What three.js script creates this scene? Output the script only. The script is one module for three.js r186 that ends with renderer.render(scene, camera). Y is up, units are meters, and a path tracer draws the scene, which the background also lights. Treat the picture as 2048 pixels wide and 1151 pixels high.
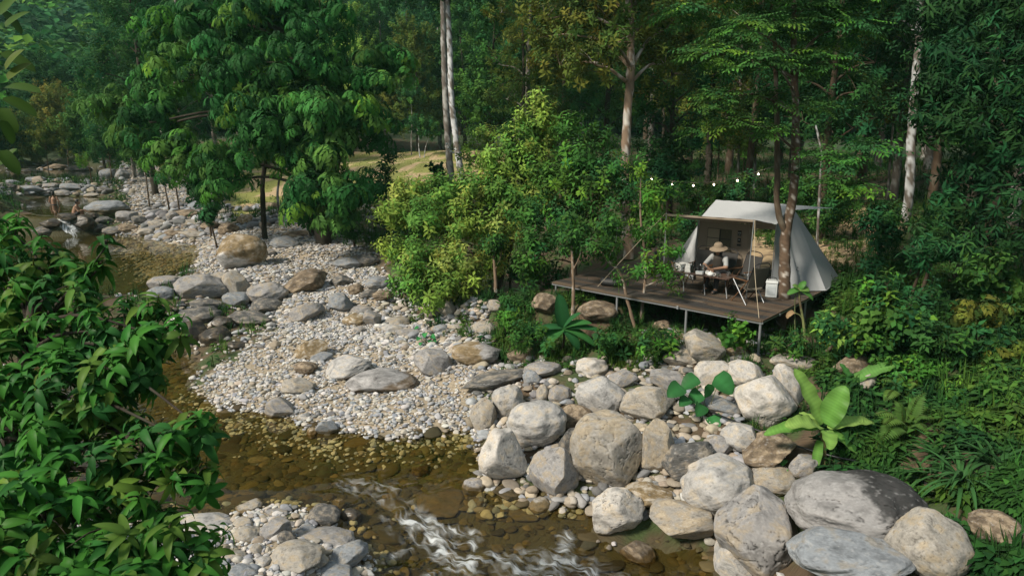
import * as THREE from 'three';
import { mergeGeometries, mergeVertices } from 'three/addons/utils/BufferGeometryUtils.js';
import { MarchingCubes } from 'three/addons/objects/MarchingCubes.js';
import { RoundedBoxGeometry } from 'three/addons/geometries/RoundedBoxGeometry.js';
import { createNoise2D, createNoise3D } from 'simplex-noise';

// ---------------------------------------------------------------- camera, sky, sun, exposure
const scene = new THREE.Scene();
const EYE = new THREE.Vector3(0, 6, 0), PITCH = 13 * Math.PI / 180, FOCAL = 1366;      // focal length in pixels of a 2048 wide picture
const camera = new THREE.PerspectiveCamera(2 * Math.atan(575.5 / FOCAL) * 180 / Math.PI, 2048 / 1151, 0.1, 2000);
camera.position.copy(EYE);
camera.rotation.x = -PITCH;

const SUN = new THREE.Vector3(-0.62, 0.66, 0.40).normalize();
{
  const w = 128, h = 64, d = new Float32Array(w * h * 4);                             // a thin even overcast, a little brighter round the sun
  for (let j = 0; j < h; j++) for (let i = 0; i < w; i++) {
    const el = ((j + .5) / h - .5) * Math.PI, az = ((i + .5) / w - .5) * 2 * Math.PI;
    const v = new THREE.Vector3(Math.cos(el) * Math.cos(az), Math.sin(el), Math.cos(el) * Math.sin(az));
    const up = Math.max(0, Math.sin(el)), near = Math.exp(-((Math.acos(Math.max(-1, Math.min(1, v.dot(SUN))))) ** 2) / .5);
    const l = .62 + .38 * up + .5 * near, k = (j * w + i) * 4;
    d[k] = l * .86 + near * .12; d[k + 1] = l * .98 + near * .06; d[k + 2] = l * 1.1; d[k + 3] = 1;
  }
  const sky = new THREE.DataTexture(d, w, h, THREE.RGBAFormat, THREE.FloatType);
  sky.mapping = THREE.EquirectangularReflectionMapping; sky.magFilter = THREE.LinearFilter; sky.needsUpdate = true;
  scene.background = sky; scene.environment = sky;
  scene.environmentIntensity = scene.backgroundIntensity = .35;
}
const sun = new THREE.DirectionalLight(new THREE.Color(1, .9, .76), 4.1);
sun.position.copy(SUN).multiplyScalar(80).add(new THREE.Vector3(0, 0, -20)); sun.target.position.set(0, 0, -20);
sun.castShadow = true; sun.shadow.radius = 20; sun.shadow.mapSize.set(4096, 4096);
Object.assign(sun.shadow.camera, { left: -60, right: 60, top: 60, bottom: -60, near: 1, far: 220 });
scene.add(sun, sun.target);

const renderer = new THREE.WebGLRenderer({ antialias: true });
renderer.toneMapping = THREE.LinearToneMapping; renderer.toneMappingExposure = 1.36;
renderer.shadowMap.enabled = true;

// ---------------------------------------------------------------- helpers
function rng(seed) { let a = seed >>> 0; return () => { a = a + 0x6D2B79F5 | 0; let t = Math.imul(a ^ a >>> 15, 1 | a); t = t + Math.imul(t ^ t >>> 7, 61 | t) ^ t; return ((t ^ t >>> 14) >>> 0) / 4294967296; }; }
const R0 = rng(7), N2 = createNoise2D(rng(11)), N3 = createNoise3D(rng(12));
const lerp = (a, b, t) => a + (b - a) * t, clamp = (x, a = 0, b = 1) => Math.max(a, Math.min(b, x));
const sstep = (a, b, x) => { const t = clamp((x - a) / (b - a)); return t * t * (3 - 2 * t); };
const V = (x, y, z) => new THREE.Vector3(x, y, z);
const rr = (R, a, b) => a + (b - a) * R();
const pick = (R, a) => a[Math.floor(R() * a.length)];
function fbm(x, y, z, o = 4) { let s = 0, a = .5, f = 1; for (let i = 0; i < o; i++) { s += a * N3(x * f, y * f, z * f); a *= .5; f *= 2.03; } return s; }
function fbm2(x, y, o = 4) { let s = 0, a = .5, f = 1; for (let i = 0; i < o; i++) { s += a * N2(x * f, y * f); a *= .5; f *= 2.03; } return s; }

const used = {};
const numbered = n => { const k = used[n] = (used[n] ?? -1) + 1; return k ? `${n}_${String(k).padStart(3, '0')}` : n; };
function tag(o, label, category, group, kind) {
  if (label) o.userData.label = label; if (category) o.userData.category = category;
  if (group) o.userData.group = group; if (kind) o.userData.kind = kind;
  return o;
}
function thing(name, label, category, pos, turn = 0, group) {
  const o = new THREE.Group(); o.name = numbered(name); if (pos) o.position.copy(pos); o.rotation.y = turn; scene.add(o);
  return tag(o, label, category, group);
}
function mesh(name, geo, mat, parent = scene) {
  const m = new THREE.Mesh(geo, mat); m.name = parent === scene ? numbered(name) : name; m.castShadow = m.receiveShadow = true; parent.add(m); return m;
}
const struct = (name, geo, mat) => tag(mesh(name, geo, mat), null, null, null, 'structure');
const _m = new THREE.Matrix4(), _q = new THREE.Quaternion(), _q2 = new THREE.Quaternion(), _s = V(), Y = V(0, 1, 0);
// list: [position, direction of local +y, roll, scale (number or Vector3), colour]
function scatter(name, geo, mat, list, parent = scene, kind = 'stuff') {
  const im = new THREE.InstancedMesh(geo, mat, list.length);
  im.name = parent === scene ? numbered(name) : name; im.castShadow = im.receiveShadow = true;
  list.forEach(([p, d, roll, s, c], i) => {
    _q.setFromUnitVectors(Y, d); _q2.setFromAxisAngle(Y, roll); _q.multiply(_q2);
    if (typeof s === 'number') _s.set(s, s, s); else _s.copy(s);
    im.setMatrixAt(i, _m.compose(p, _q, _s)); im.setColorAt(i, c);
  });
  if (kind) im.userData.kind = kind;
  parent.add(im); return im;
}
const lin = (r, g, b) => new THREE.Color().setRGB(r, g, b);
const jitter = (R, c, a = .15, h = .06) => { const k = 1 + (R() - .5) * 2 * a; return lin(Math.max(.002, c.r * k * (1 + (R() - .5) * 2 * h)), Math.max(.002, c.g * k), Math.max(.002, c.b * k * (1 + (R() - .5) * 2 * h))); };
const mat = (o) => new THREE.MeshPhysicalMaterial({ roughness: .8, ...o });
const solid = (r, g, b, o = {}) => mat({ color: lin(r, g, b), ...o });

// a bearing and a dip through the lens, turned into points of the valley floor (x right, z towards the viewer, metres)
const CP = Math.cos(PITCH), SP = Math.sin(PITCH);
const ray = (px, py) => { const u = (px - 1024) / FOCAL, v = (py - 575.5) / FOCAL; return V(u, -v * CP - SP, -(CP - v * SP)); };
const atY = (px, py, y) => { const d = ray(px, py); return d.multiplyScalar((y - EYE.y) / d.y).add(EYE); };
const atT = (px, py, t) => ray(px, py).multiplyScalar(t).add(EYE);

// ---------------------------------------------------------------- terrain
const L0 = 0, L1 = .85, L2 = 1.75, L3 = 2.2;                                           // levels of the four pools
const poly = (pts, y) => pts.map(([a, b]) => { const p = atY(a, b, y); return [p.x, p.z]; });
function sdf(P, x, z) {
  let d = 1e9, inside = false;
  for (let i = 0, j = P.length - 1; i < P.length; j = i++) {
    const [ax, az] = P[i], [bx, bz] = P[j], ex = bx - ax, ez = bz - az, wx = x - ax, wz = z - az;
    const t = clamp((wx * ex + wz * ez) / (ex * ex + ez * ez)), dx = wx - ex * t, dz = wz - ez * t;
    d = Math.min(d, dx * dx + dz * dz);
    if ((az > z) !== (bz > z) && x < (bx - ax) * (z - az) / (bz - az) + ax) inside = !inside;
  }
  return inside ? -Math.sqrt(d) : Math.sqrt(d);
}
const pools = [
  { y: L0, deep: .34, P: poly([[330, 700], [372, 712], [392, 742], [372, 775], [395, 792], [440, 816], [520, 830], [560, 834], [620, 855], [690, 868], [760, 877], [830, 880], [850, 868], [900, 864], [945, 868], [958, 905], [962, 965], [1060, 985], [1130, 1000], [1180, 1003], [1195, 1060], [1290, 1065], [1310, 1060], [1420, 1080], [1425, 1151], [1380, 1300], [760, 1400], [745, 1151], [745, 1090], [715, 1050], [660, 1018], [560, 1002], [480, 1010], [420, 1025], [340, 1035], [250, 1010], [60, 940], [-250, 850], [-150, 760], [150, 715], [260, 700]], L0) },
  { y: L1, deep: 1.0, P: poly([[232, 470], [300, 472], [350, 484], [398, 490], [408, 508], [392, 528], [355, 550], [318, 570], [290, 588], [220, 592], [100, 572], [0, 545], [-120, 500], [-30, 470], [100, 462], [180, 466]], L1) },
  { y: L2, deep: .95, P: poly([[60, 396], [110, 391], [190, 393], [250, 399], [215, 406], [182, 413], [160, 425], [130, 432], [80, 430], [20, 415]], L2) },
  { y: L3, deep: .35, P: poly([[-60, 330], [20, 338], [60, 330], [120, 330], [200, 336], [220, 352], [170, 362], [90, 364], [0, 372], [-80, 362]], L3) },
];
// heights read along the banks: [column, row, height]
const K = [];
for (const [a, b, y] of [
  [1250, 1000, .2], [1500, 1000, .5], [1500, 1120, .3], [1750, 1000, .8], [1980, 1060, .95], [1800, 1140, .75], [1200, 900, .35], [1100, 850, .35], [1350, 880, .7], [1500, 850, 1.0], [1700, 850, 1.25], [1900, 850, 1.5], [2040, 800, 1.8],
  [1300, 770, .95], [1500, 745, 1.35], [1200, 740, .8], [1700, 740, 1.55], [1900, 700, 2.0], [2040, 600, 2.5], [2040, 950, 1.5], [1000, 740, .5], [1100, 690, .95], [1250, 690, 1.25], [1400, 690, 1.42], [1516, 712, 1.45], [1600, 700, 1.55],
  [1107, 580, 1.9], [1198, 605, 1.8], [1405, 655, 1.5], [1300, 480, 2.15], [1550, 500, 2.15], [1700, 490, 2.3], [1740, 410, 2.9], [1620, 540, 2.1], [1850, 560, 2.4], [1850, 450, 2.8], [2040, 420, 3.1],
  [990, 590, 1.45], [900, 600, 1.05], [1130, 720, .8], [500, 760, .14], [640, 720, .3], [800, 800, .22], [700, 820, .13], [900, 830, .13], [850, 700, .38], [950, 660, .7], [680, 650, .5], [640, 595, .8], [560, 535, 1.1], [700, 560, .9], [780, 570, 1.0], [820, 640, .5],
  [640, 490, 1.35], [500, 485, 1.25], [440, 540, 1.02], [330, 600, .8], [430, 640, .45], [530, 640, .4], [420, 462, 1.25], [330, 425, 1.7], [290, 400, 1.95], [390, 385, 2.2], [320, 360, 2.4], [250, 370, 2.25], [560, 430, 1.8], [760, 400, 2.3], [860, 470, 1.9], [700, 450, 1.8],
  [560, 350, 2.9], [840, 362, 3.15], [840, 322, 3.4], [1000, 350, 3.2], [1200, 380, 3.0], [1400, 400, 2.9], [1500, 340, 3.4], [450, 340, 2.7], [340, 330, 2.7], [200, 300, 3.0], [60, 300, 2.7], [0, 320, 2.6], [220, 440, 1.3], [130, 450, 1.25],
  [412, 1045, .12], [600, 1100, .12], [690, 1130, .1], [500, 1130, .14], [300, 1100, .3],
]) { const p = atY(a, b, y); K.push([p.x, p.z, y]); }
K.push([-5, -6, .5], [-8, -9, .7], [-11, -14, .9], [-15, -20, 1.4], [-20, -28, 2.2], [-28, -38, 3], [-40, -60, 4], [-30, -20, 5], [-15, -8, 2.5], [0, -4, .1], [4, -4, .5], [9, -5, 1.3], [14, -8, 2.2], [18, -14, 2.8], [22, -22, 3.4], [30, -40, 4], [0, 4, 0], [-12, 4, 2], [12, 4, 2], [-3, -70, 4], [15, -70, 4.4], [-25, -80, 4.6]);
function land(x, z) {
  let w = 0, s = 0;
  for (const k of K) { const d = (x - k[0]) ** 2 + (z - k[1]) ** 2 + .04, q = 1 / (d * d); w += q; s += q * k[2]; }
  return s / w;
}
function ground(x, z) {
  const far = Math.hypot(x, z);
  let h = land(x, z) + .05 * fbm2(x * .7, z * .7, 3) + (far < 40 ? .02 * fbm2(x * 3, z * 3, 3) : 0);
  for (const p of pools) {
    const d = sdf(p.P, x, z) + .16 * fbm2(x * 1.3 + 5, z * 1.3, 3);
    const low = p.y === L0 ? -.3 * sstep(-10.6, -9.2, z) : 0;
    if (d < 0) { const bed = p.y + low - Math.min(p.deep, .03 + .32 * -d) + .03 * fbm2(x * 2, z * 2, 2); h = bed; }
    else if (d < 1.6) h = lerp(p.y + low + .015 + d * .2, h, sstep(0, 1.6, d));
  }
  if (far > 75) h += sstep(75, 420, far) * 115 * (.75 + .35 * fbm2(x * .006, z * .006 + 3, 3)) + sstep(75, 140, far) * 3;
  return h;
}
function hit(px, py, lift = 0, t0 = 4) {
  const d = ray(px, py); let t = t0;
  for (let i = 0; i < 900; i++) { const x = EYE.x + d.x * t, y = EYE.y + d.y * t, z = d.z * t; if (y <= ground(x, z) + lift) break; t += .015 + t * .004; if (t > 140) break; }
  return { p: d.multiplyScalar(t).add(EYE), t };
}
const onGround = (x, z, up = 0) => V(x, ground(x, z) + up, z);

const gravelP = [
  poly([[380, 770], [440, 735], [520, 700], [580, 655], [640, 640], [700, 640], [780, 650], [860, 690], [930, 720], [1000, 760], [960, 830], [940, 862], [850, 872], [700, 868], [600, 850], [440, 815]], .2),
  poly([[400, 540], [420, 490], [470, 470], [600, 460], [660, 490], [740, 530], [790, 600], [760, 650], [640, 640], [560, 600], [440, 560]], 1),
  poly([[250, 360], [330, 345], [400, 375], [420, 420], [440, 465], [300, 470], [240, 430], [270, 395]], 2),
  poly([[330, 1030], [430, 1015], [560, 1000], [660, 1020], [745, 1080], [755, 1180], [700, 1300], [250, 1300], [200, 1050]], .1),
];
const lawnP = poly([[470, 372], [560, 362], [760, 372], [900, 372], [1010, 352], [1020, 322], [900, 314], [760, 314], [560, 320], [470, 330]], 3.2);
const pathP = poly([[1450, 560], [1700, 545], [1760, 520], [1790, 470], [1770, 415], [1750, 392], [1700, 400], [1690, 450], [1600, 470], [1480, 440], [1420, 480]], 2.4);
const gravelAt = (x, z) => Math.min(...gravelP.map(P => sdf(P, x, z)));

// ---------------------------------------------------------------- textures
function noiseTex(n, fn, srgb) {
  const d = new Uint8Array(n * n * 4);
  for (let j = 0; j < n; j++) for (let i = 0; i < n; i++) { const c = fn(i / n, j / n), k = (j * n + i) * 4; d[k] = clamp(c[0]) * 255; d[k + 1] = clamp(c[1]) * 255; d[k + 2] = clamp(c[2]) * 255; d[k + 3] = c.length > 3 ? clamp(c[3]) * 255 : 255; }
  const t = new THREE.DataTexture(d, n, n); t.wrapS = t.wrapT = THREE.RepeatWrapping; t.magFilter = t.minFilter = THREE.LinearFilter; if (srgb) t.colorSpace = THREE.SRGBColorSpace; t.needsUpdate = true; return t;
}
const torus = (u, v, f, o, s = 0) => { let r = 0, a = .5; for (let i = 0; i < o; i++) { const A = u * 6.2832, B = v * 6.2832, k = f / 6.2832; r += a * N3(Math.cos(A) * k + s + Math.cos(B) * k * 1.7, Math.sin(A) * k + Math.sin(B) * k * 1.3, Math.cos(B) * k * .9 + Math.sin(A + B) * k * .4 + s); a *= .5; f *= 2.1; } return r; };
const soilBump = noiseTex(256, (u, v) => { const g = .5 + .6 * torus(u, v, 14, 4); return [g, g, g]; });

// ---------------------------------------------------------------- ground sheet
{
  const span = (a, b, near, n) => { const o = []; for (let i = 0; i <= n; i++) { const t = i / n * 2 - 1; o.push(lerp(a, b, .5 + .5 * (t * near + (1 - near) * t * t * t * t * t))); } return o; };
  const xs = [], zs = [];
  for (let x = -22; x <= 22.001; x += .16) xs.push(x);
  for (let s = .2, x = 22; x < 560;) { s *= 1.09; x += s; xs.push(x); xs.unshift(-x); }
  for (let z = -42; z <= -5; z += .16) zs.push(z);
  for (let s = .2, z = -42; z > -620;) { s *= 1.06; z -= s; zs.unshift(z); }
  for (let s = .2, z = -5; z < 60;) { s *= 1.25; z += s; zs.push(z); }
  const nx = xs.length, nz = zs.length, pos = new Float32Array(nx * nz * 3), col = new Float32Array(nx * nz * 3), uv = new Float32Array(nx * nz * 2), idx = [];
  const soil = [.085, .058, .034], moss = [.04, .065, .018], sand = [.30, .25, .18], bed = [.07, .056, .026], lawn = [.21, .22, .055], straw = [.42, .31, .18], wood = [.03, .05, .02];
  const mix = (a, b, t) => [lerp(a[0], b[0], t), lerp(a[1], b[1], t), lerp(a[2], b[2], t)];
  for (let j = 0; j < nz; j++) for (let i = 0; i < nx; i++) {
    const x = xs[i], z = zs[j], k = j * nx + i, far = Math.hypot(x, z);
    pos[k * 3] = x; pos[k * 3 + 1] = ground(x, z); pos[k * 3 + 2] = z; uv[k * 2] = x * .5; uv[k * 2 + 1] = z * .5;
    const n = fbm2(x * .8, z * .8, 4), n2 = fbm2(x * 4 + 9, z * 4, 3), w = .9 * n + .5 * n2;
    let c = mix(soil, moss, sstep(-.15, .3, n + .4 * n2));
    if (far < 90) {
      c = mix(c, sand, 1 - sstep(-.3, .35, gravelAt(x, z) + w * .7));
      const dl = sdf(lawnP, x, z); if (dl < 3) c = mix(c, mix(lawn, straw, sstep(.05, .25, fbm2(x * .35, z * .22 + 4, 3) + .15 * n2)), 1 - sstep(-.5, 1, dl + w));
      const dp = sdf(pathP, x, z); if (dp < 2) c = mix(c, mix(straw, soil, sstep(.1, .35, n2 + .4 * n)), 1 - sstep(-.3, .5, dp + w));
      for (const p of pools) { const d = sdf(p.P, x, z) + .16 * fbm2(x * 1.3 + 5, z * 1.3, 3); if (d < .3) c = mix(c, mix(p.y === L0 ? bed : [.042, .042, .016], p.y === L0 ? [.06, .052, .022] : [.05, .045, .02], clamp(.5 + n2)), 1 - sstep(-.05, .25, d)); }  // upper beds darker: dimming by deep water put into their colour
    } else c = wood;
    const g = 1 + .3 * n2; col[k * 3] = c[0] * g; col[k * 3 + 1] = c[1] * g; col[k * 3 + 2] = c[2] * g;
  }
  for (let j = 0; j < nz - 1; j++) for (let i = 0; i < nx - 1; i++) { const a = j * nx + i, b = a + 1, c = a + nx, d = c + 1; idx.push(a, c, b, b, c, d); }
  const g = new THREE.BufferGeometry();
  g.setAttribute('position', new THREE.BufferAttribute(pos, 3)); g.setAttribute('color', new THREE.BufferAttribute(col, 3)); g.setAttribute('uv', new THREE.BufferAttribute(uv, 2)); g.setIndex(idx); g.computeVertexNormals();
  struct('ground', g, mat({ vertexColors: true, roughness: .95, bumpMap: soilBump, bumpScale: .03 }));
}

// ---------------------------------------------------------------- water
const waterMat = mat({ color: lin(.74, .69, .47), roughness: .03, transmission: 1, thickness: 0, ior: 1.33, side: THREE.DoubleSide });
const ripple = (x, z, rough) => rough * (.02 * fbm2(x * 2.2, z * 2.2, 4)) + .0035 * fbm2(x * 6, z * 6 + 3, 2);
const flow = (x, z) => { const r = sstep(-11.4, -10.4, z) * sstep(-4, -2.6, x); return r; };
const surf0 = (x, z) => L0 - .3 * sstep(-10.6, -9.2, z) + ripple(x, z, .15 + 2.6 * flow(x, z)) + .05 * flow(x, z) * fbm2(x * .9 + z * .5, z * .9, 3);
function waterSheet(name, p, step, fn) {
  const xs = p.P.map(a => a[0]), zs = p.P.map(a => a[1]), x0 = Math.min(...xs) - .6, x1 = Math.max(...xs) + .6, z0 = Math.min(...zs) - .6, z1 = Math.max(...zs) + .6;
  const nx = Math.ceil((x1 - x0) / step), nz = Math.ceil((z1 - z0) / step), id = new Map(), pos = [], idx = [];
  const v = (i, j) => { const k = i * 4096 + j; if (!id.has(k)) { const x = x0 + i * step, z = z0 + j * step; id.set(k, pos.length / 3); pos.push(x, fn(x, z), z); } return id.get(k); };
  for (let i = 0; i < nx; i++) for (let j = 0; j < nz; j++) if (sdf(p.P, x0 + (i + .5) * step, z0 + (j + .5) * step) < .55) { const a = v(i, j), b = v(i + 1, j), c = v(i, j + 1), d = v(i + 1, j + 1); idx.push(a, c, b, b, c, d); }
  const g = new THREE.BufferGeometry(); g.setAttribute('position', new THREE.Float32BufferAttribute(pos, 3)); g.setIndex(idx); g.computeVertexNormals();
  return struct(name, g, waterMat);
}
waterSheet('stream_water', pools[0], .07, surf0);
waterSheet('pool_water', pools[1], .1, (x, z) => L1 + ripple(x, z, .25));
waterSheet('bathing_pool_water', pools[2], .14, (x, z) => L2 + ripple(x, z, .3));
waterSheet('upstream_water', pools[3], .25, (x, z) => L3 + ripple(x, z, .6));

// ---------------------------------------------------------------- rocks
const rockMat = mat({ vertexColors: true, roughness: .86, specularIntensity: .4 });
const wetMat = mat({ vertexColors: true, roughness: .38, specularIntensity: .7 });
const STONE = {
  pale: [[.40, .395, .385], [.34, .30, .24]], grey: [[.285, .28, .278], [.235, .2, .15]], blue: [[.25, .272, .295], [.19, .175, .15]], tan: [[.35, .33, .295], [.27, .225, .16]],
  ochre: [[.26, .195, .11], [.36, .33, .28]], brown: [[.165, .128, .09], [.25, .2, .14]], dark: [[.115, .115, .112], [.2, .175, .14]], deep: [[.05, .05, .05], [.1, .1, .1]], cream: [[.49, .47, .44], [.37, .32, .25]], wet: [[.05, .044, .036], [.09, .07, .045]],
};
const _unit = {};
function unitBall(detail) {
  if (!_unit[detail]) { const g = new THREE.IcosahedronGeometry(1, detail); g.deleteAttribute('uv'); g.deleteAttribute('normal'); _unit[detail] = mergeVertices(g, 1e-4); }
  return _unit[detail].clone();
}
function rockGeo(seed, detail, { type = 'grey', angular = .5, stain = .25, size = 1, strata = .3, cracks = .5, half, second, halfAlong } = {}) {
  const R = rng(seed * 7919 + 13), g = unitBall(detail), P = g.attributes.position, n = P.count, col = new Float32Array(n * 3);
  const off = V(rr(R, -50, 50), rr(R, -50, 50), rr(R, -50, 50)), cuts = [];
  const nc = Math.round(4 + angular * 12);
  for (let i = 0; i < nc; i++) { const c = V(R() - .5, (R() - .5) * .8, R() - .5).normalize(); cuts.push([c, rr(R, .92 - angular * .44, .97 - angular * .12)]); }
  const sd = V(R() - .5, R() * .8 + .2, R() - .5).normalize(), A = STONE[type][0], B = second ? STONE[second][0] : STONE[type][1], p = V(), lo = V(9, 9, 9), hi = V(-9, -9, -9);
  const hv = halfAlong ? V(...halfAlong).normalize() : V(R() - .5, (R() - .5) * .3, R() - .5).normalize();
  const streak = (q, a, b, c) => { const k = q.dot(sd) * 7; return fbm(a * .9 + sd.x * k, b * .9 + sd.y * k, c * .9 + sd.z * k, 4); };
  for (let i = 0; i < n; i++) {
    p.fromBufferAttribute(P, i);
    const a = p.x + off.x, b = p.y + off.y, c = p.z + off.z;
    p.multiplyScalar(1 + .22 * fbm(a * .75, b * .75, c * .75, 2));
    for (const [cn, d] of cuts) { const e = p.dot(cn) - d; if (e > -.06) { const k = e > .06 ? e : (e + .06) ** 2 / .24; p.addScaledVector(cn, -k * .92); } }
    const layer = Math.sin((p.dot(sd) * 9 + 2.2 * fbm(a, b, c, 3)) * 1.7), cr = Math.abs(fbm(a * 1.3 + 7, b * 1.3, c * 1.3, 3));
    const crack = cracks * (1 - sstep(.004, .034, cr)) * sstep(-.25, .1, N3(a * .8, b * .8 + 9, c * .8));
    const stk = streak(p, a, b, c), cr2 = Math.abs(fbm(a * 2.6 + 21, b * 2.6, c * 2.6, 2)), pit = sstep(.34, .5, fbm(a * 4.5 + 60, b * 4.5, c * 4.5, 2));
    const fine = .016 * fbm(a * 2.6, b * 2.6, c * 2.6, 2) + .014 * stk * (.4 + strata) + .008 * fbm(a * 13, b * 13, c * 13, 3) - .012 * pit - .012 * cracks * (1 - sstep(0, .02, cr2));
    p.multiplyScalar(1 + fine + strata * .018 * layer - .035 * crack);
    P.setXYZ(i, p.x, p.y, p.z); lo.min(p); hi.max(p);
    const m = fbm(a * 1.6, b * 1.6 + 3, c * 1.6, 4), f = fbm(a * 9, b * 9, c * 9, 3), sp = N3(a * 26, b * 26, c * 26);
    let t = .85 * sstep(.12 - stain * .9, .62 - stain * .9, m + .22 * f + .25 * stk);
    if (half) t = Math.max(t * .4, sstep(-.12, .12, p.dot(hv) + .35 * m + .12 * f - half));
    const lich = sstep(.3, .45, fbm(a * 5 + 40, b * 5, c * 5, 3)), w = (1 + .22 * f + .14 * sp + .2 * stk + strata * .08 * layer) * (1 - .75 * crack) * (1 - .3 * pit) * (.9 + .6 * m);
    for (let k = 0; k < 3; k++) col[i * 3 + k] = Math.max(.01, lerp(lerp(A[k], B[k], t) * w, .46, lich * .25 * (type === 'wet' ? 0 : 1)));
  }
  const cx = (lo.x + hi.x) / 2, cy = (lo.y + hi.y) / 2, cz = (lo.z + hi.z) / 2, ex = (hi.x - lo.x) / 2, ey = (hi.y - lo.y) / 2, ez = (hi.z - lo.z) / 2;
  for (let i = 0; i < n; i++) P.setXYZ(i, (P.getX(i) - cx) / ex, (P.getY(i) - cy) / ey, (P.getZ(i) - cz) / ez);
  g.setAttribute('color', new THREE.BufferAttribute(col, 3)); return g;
}
let rockSeed = 1; const placedRocks = [];
function boulder(px, py, w, h, type, label, group, o = {}) {
  const seed = o.seed ?? rockSeed++, R = rng(seed * 31 + 5);
  const d = ray(px, py), dip = Math.asin(-d.y / d.length()), deep = o.deep ?? rr(R, .75, .95), sunk = o.sunk ?? .55;
  let t = hit(px, py, .15).t, rx, ry, rz;
  for (let i = 0; i < 4; i++) {
    const m = t / FOCAL; rx = w / 2 * m; rz = Math.min(rx, h * 1.1 * m) * deep; if (o.flat) rz = rx * deep;
    const e = (h / 2 * m) ** 2 - (rz * Math.sin(dip)) ** 2; ry = Math.sqrt(Math.max(e, (.3 * h * m) ** 2)) / Math.cos(dip);
    t = hit(px, py, ry * sunk + (o.lift ?? 0), 3).t;
  }
  const p = atT(px, py, t), detail = w * h > 9000 ? 40 : w * h > 3600 ? 28 : w * h > 1500 ? 17 : 10;
  const g = rockGeo(seed, detail, { type, ...o }); g.scale(rx, ry, rz); g.computeVertexNormals();
  const m = mesh(o.name ?? (w * h > 3000 ? 'boulder' : 'river_stone'), g, type === 'wet' ? wetMat : rockMat);
  m.position.copy(p); m.rotation.set((R() - .5) * .1, o.yaw ?? (R() - .5) * .4, o.roll ?? (R() - .5) * .15);
  const pool = pools.find(q => Math.abs(q.y - p.y) < 1 && sdf(q.P, p.x, p.z) < rx + .15);
  if (pool && type !== 'wet') {                                                            // the algae and wet line that the water leaves round a stone's foot
    m.updateMatrix(); const P = g.attributes.position, c = g.attributes.color, v = V(), lvl = pool.y + (pool.y === L0 ? -.3 * sstep(-10.6, -9.2, p.z) : 0);
    for (let i = 0; i < P.count; i++) { v.fromBufferAttribute(P, i).applyMatrix4(m.matrix); const k = 1 - sstep(.05, .09, v.y - lvl - .05 * fbm(v.x * 5, v.y * 5, v.z * 5, 3)); if (k > 0) c.setXYZ(i, lerp(c.getX(i), c.getX(i) * .40 + .012, k), lerp(c.getY(i), c.getY(i) * .33 + .008, k), lerp(c.getZ(i), c.getZ(i) * .22, k)); }
  }
  placedRocks.push([p.x, p.z, Math.max(rx, rz)]);
  return tag(m, label, 'boulder', group);
}
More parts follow.
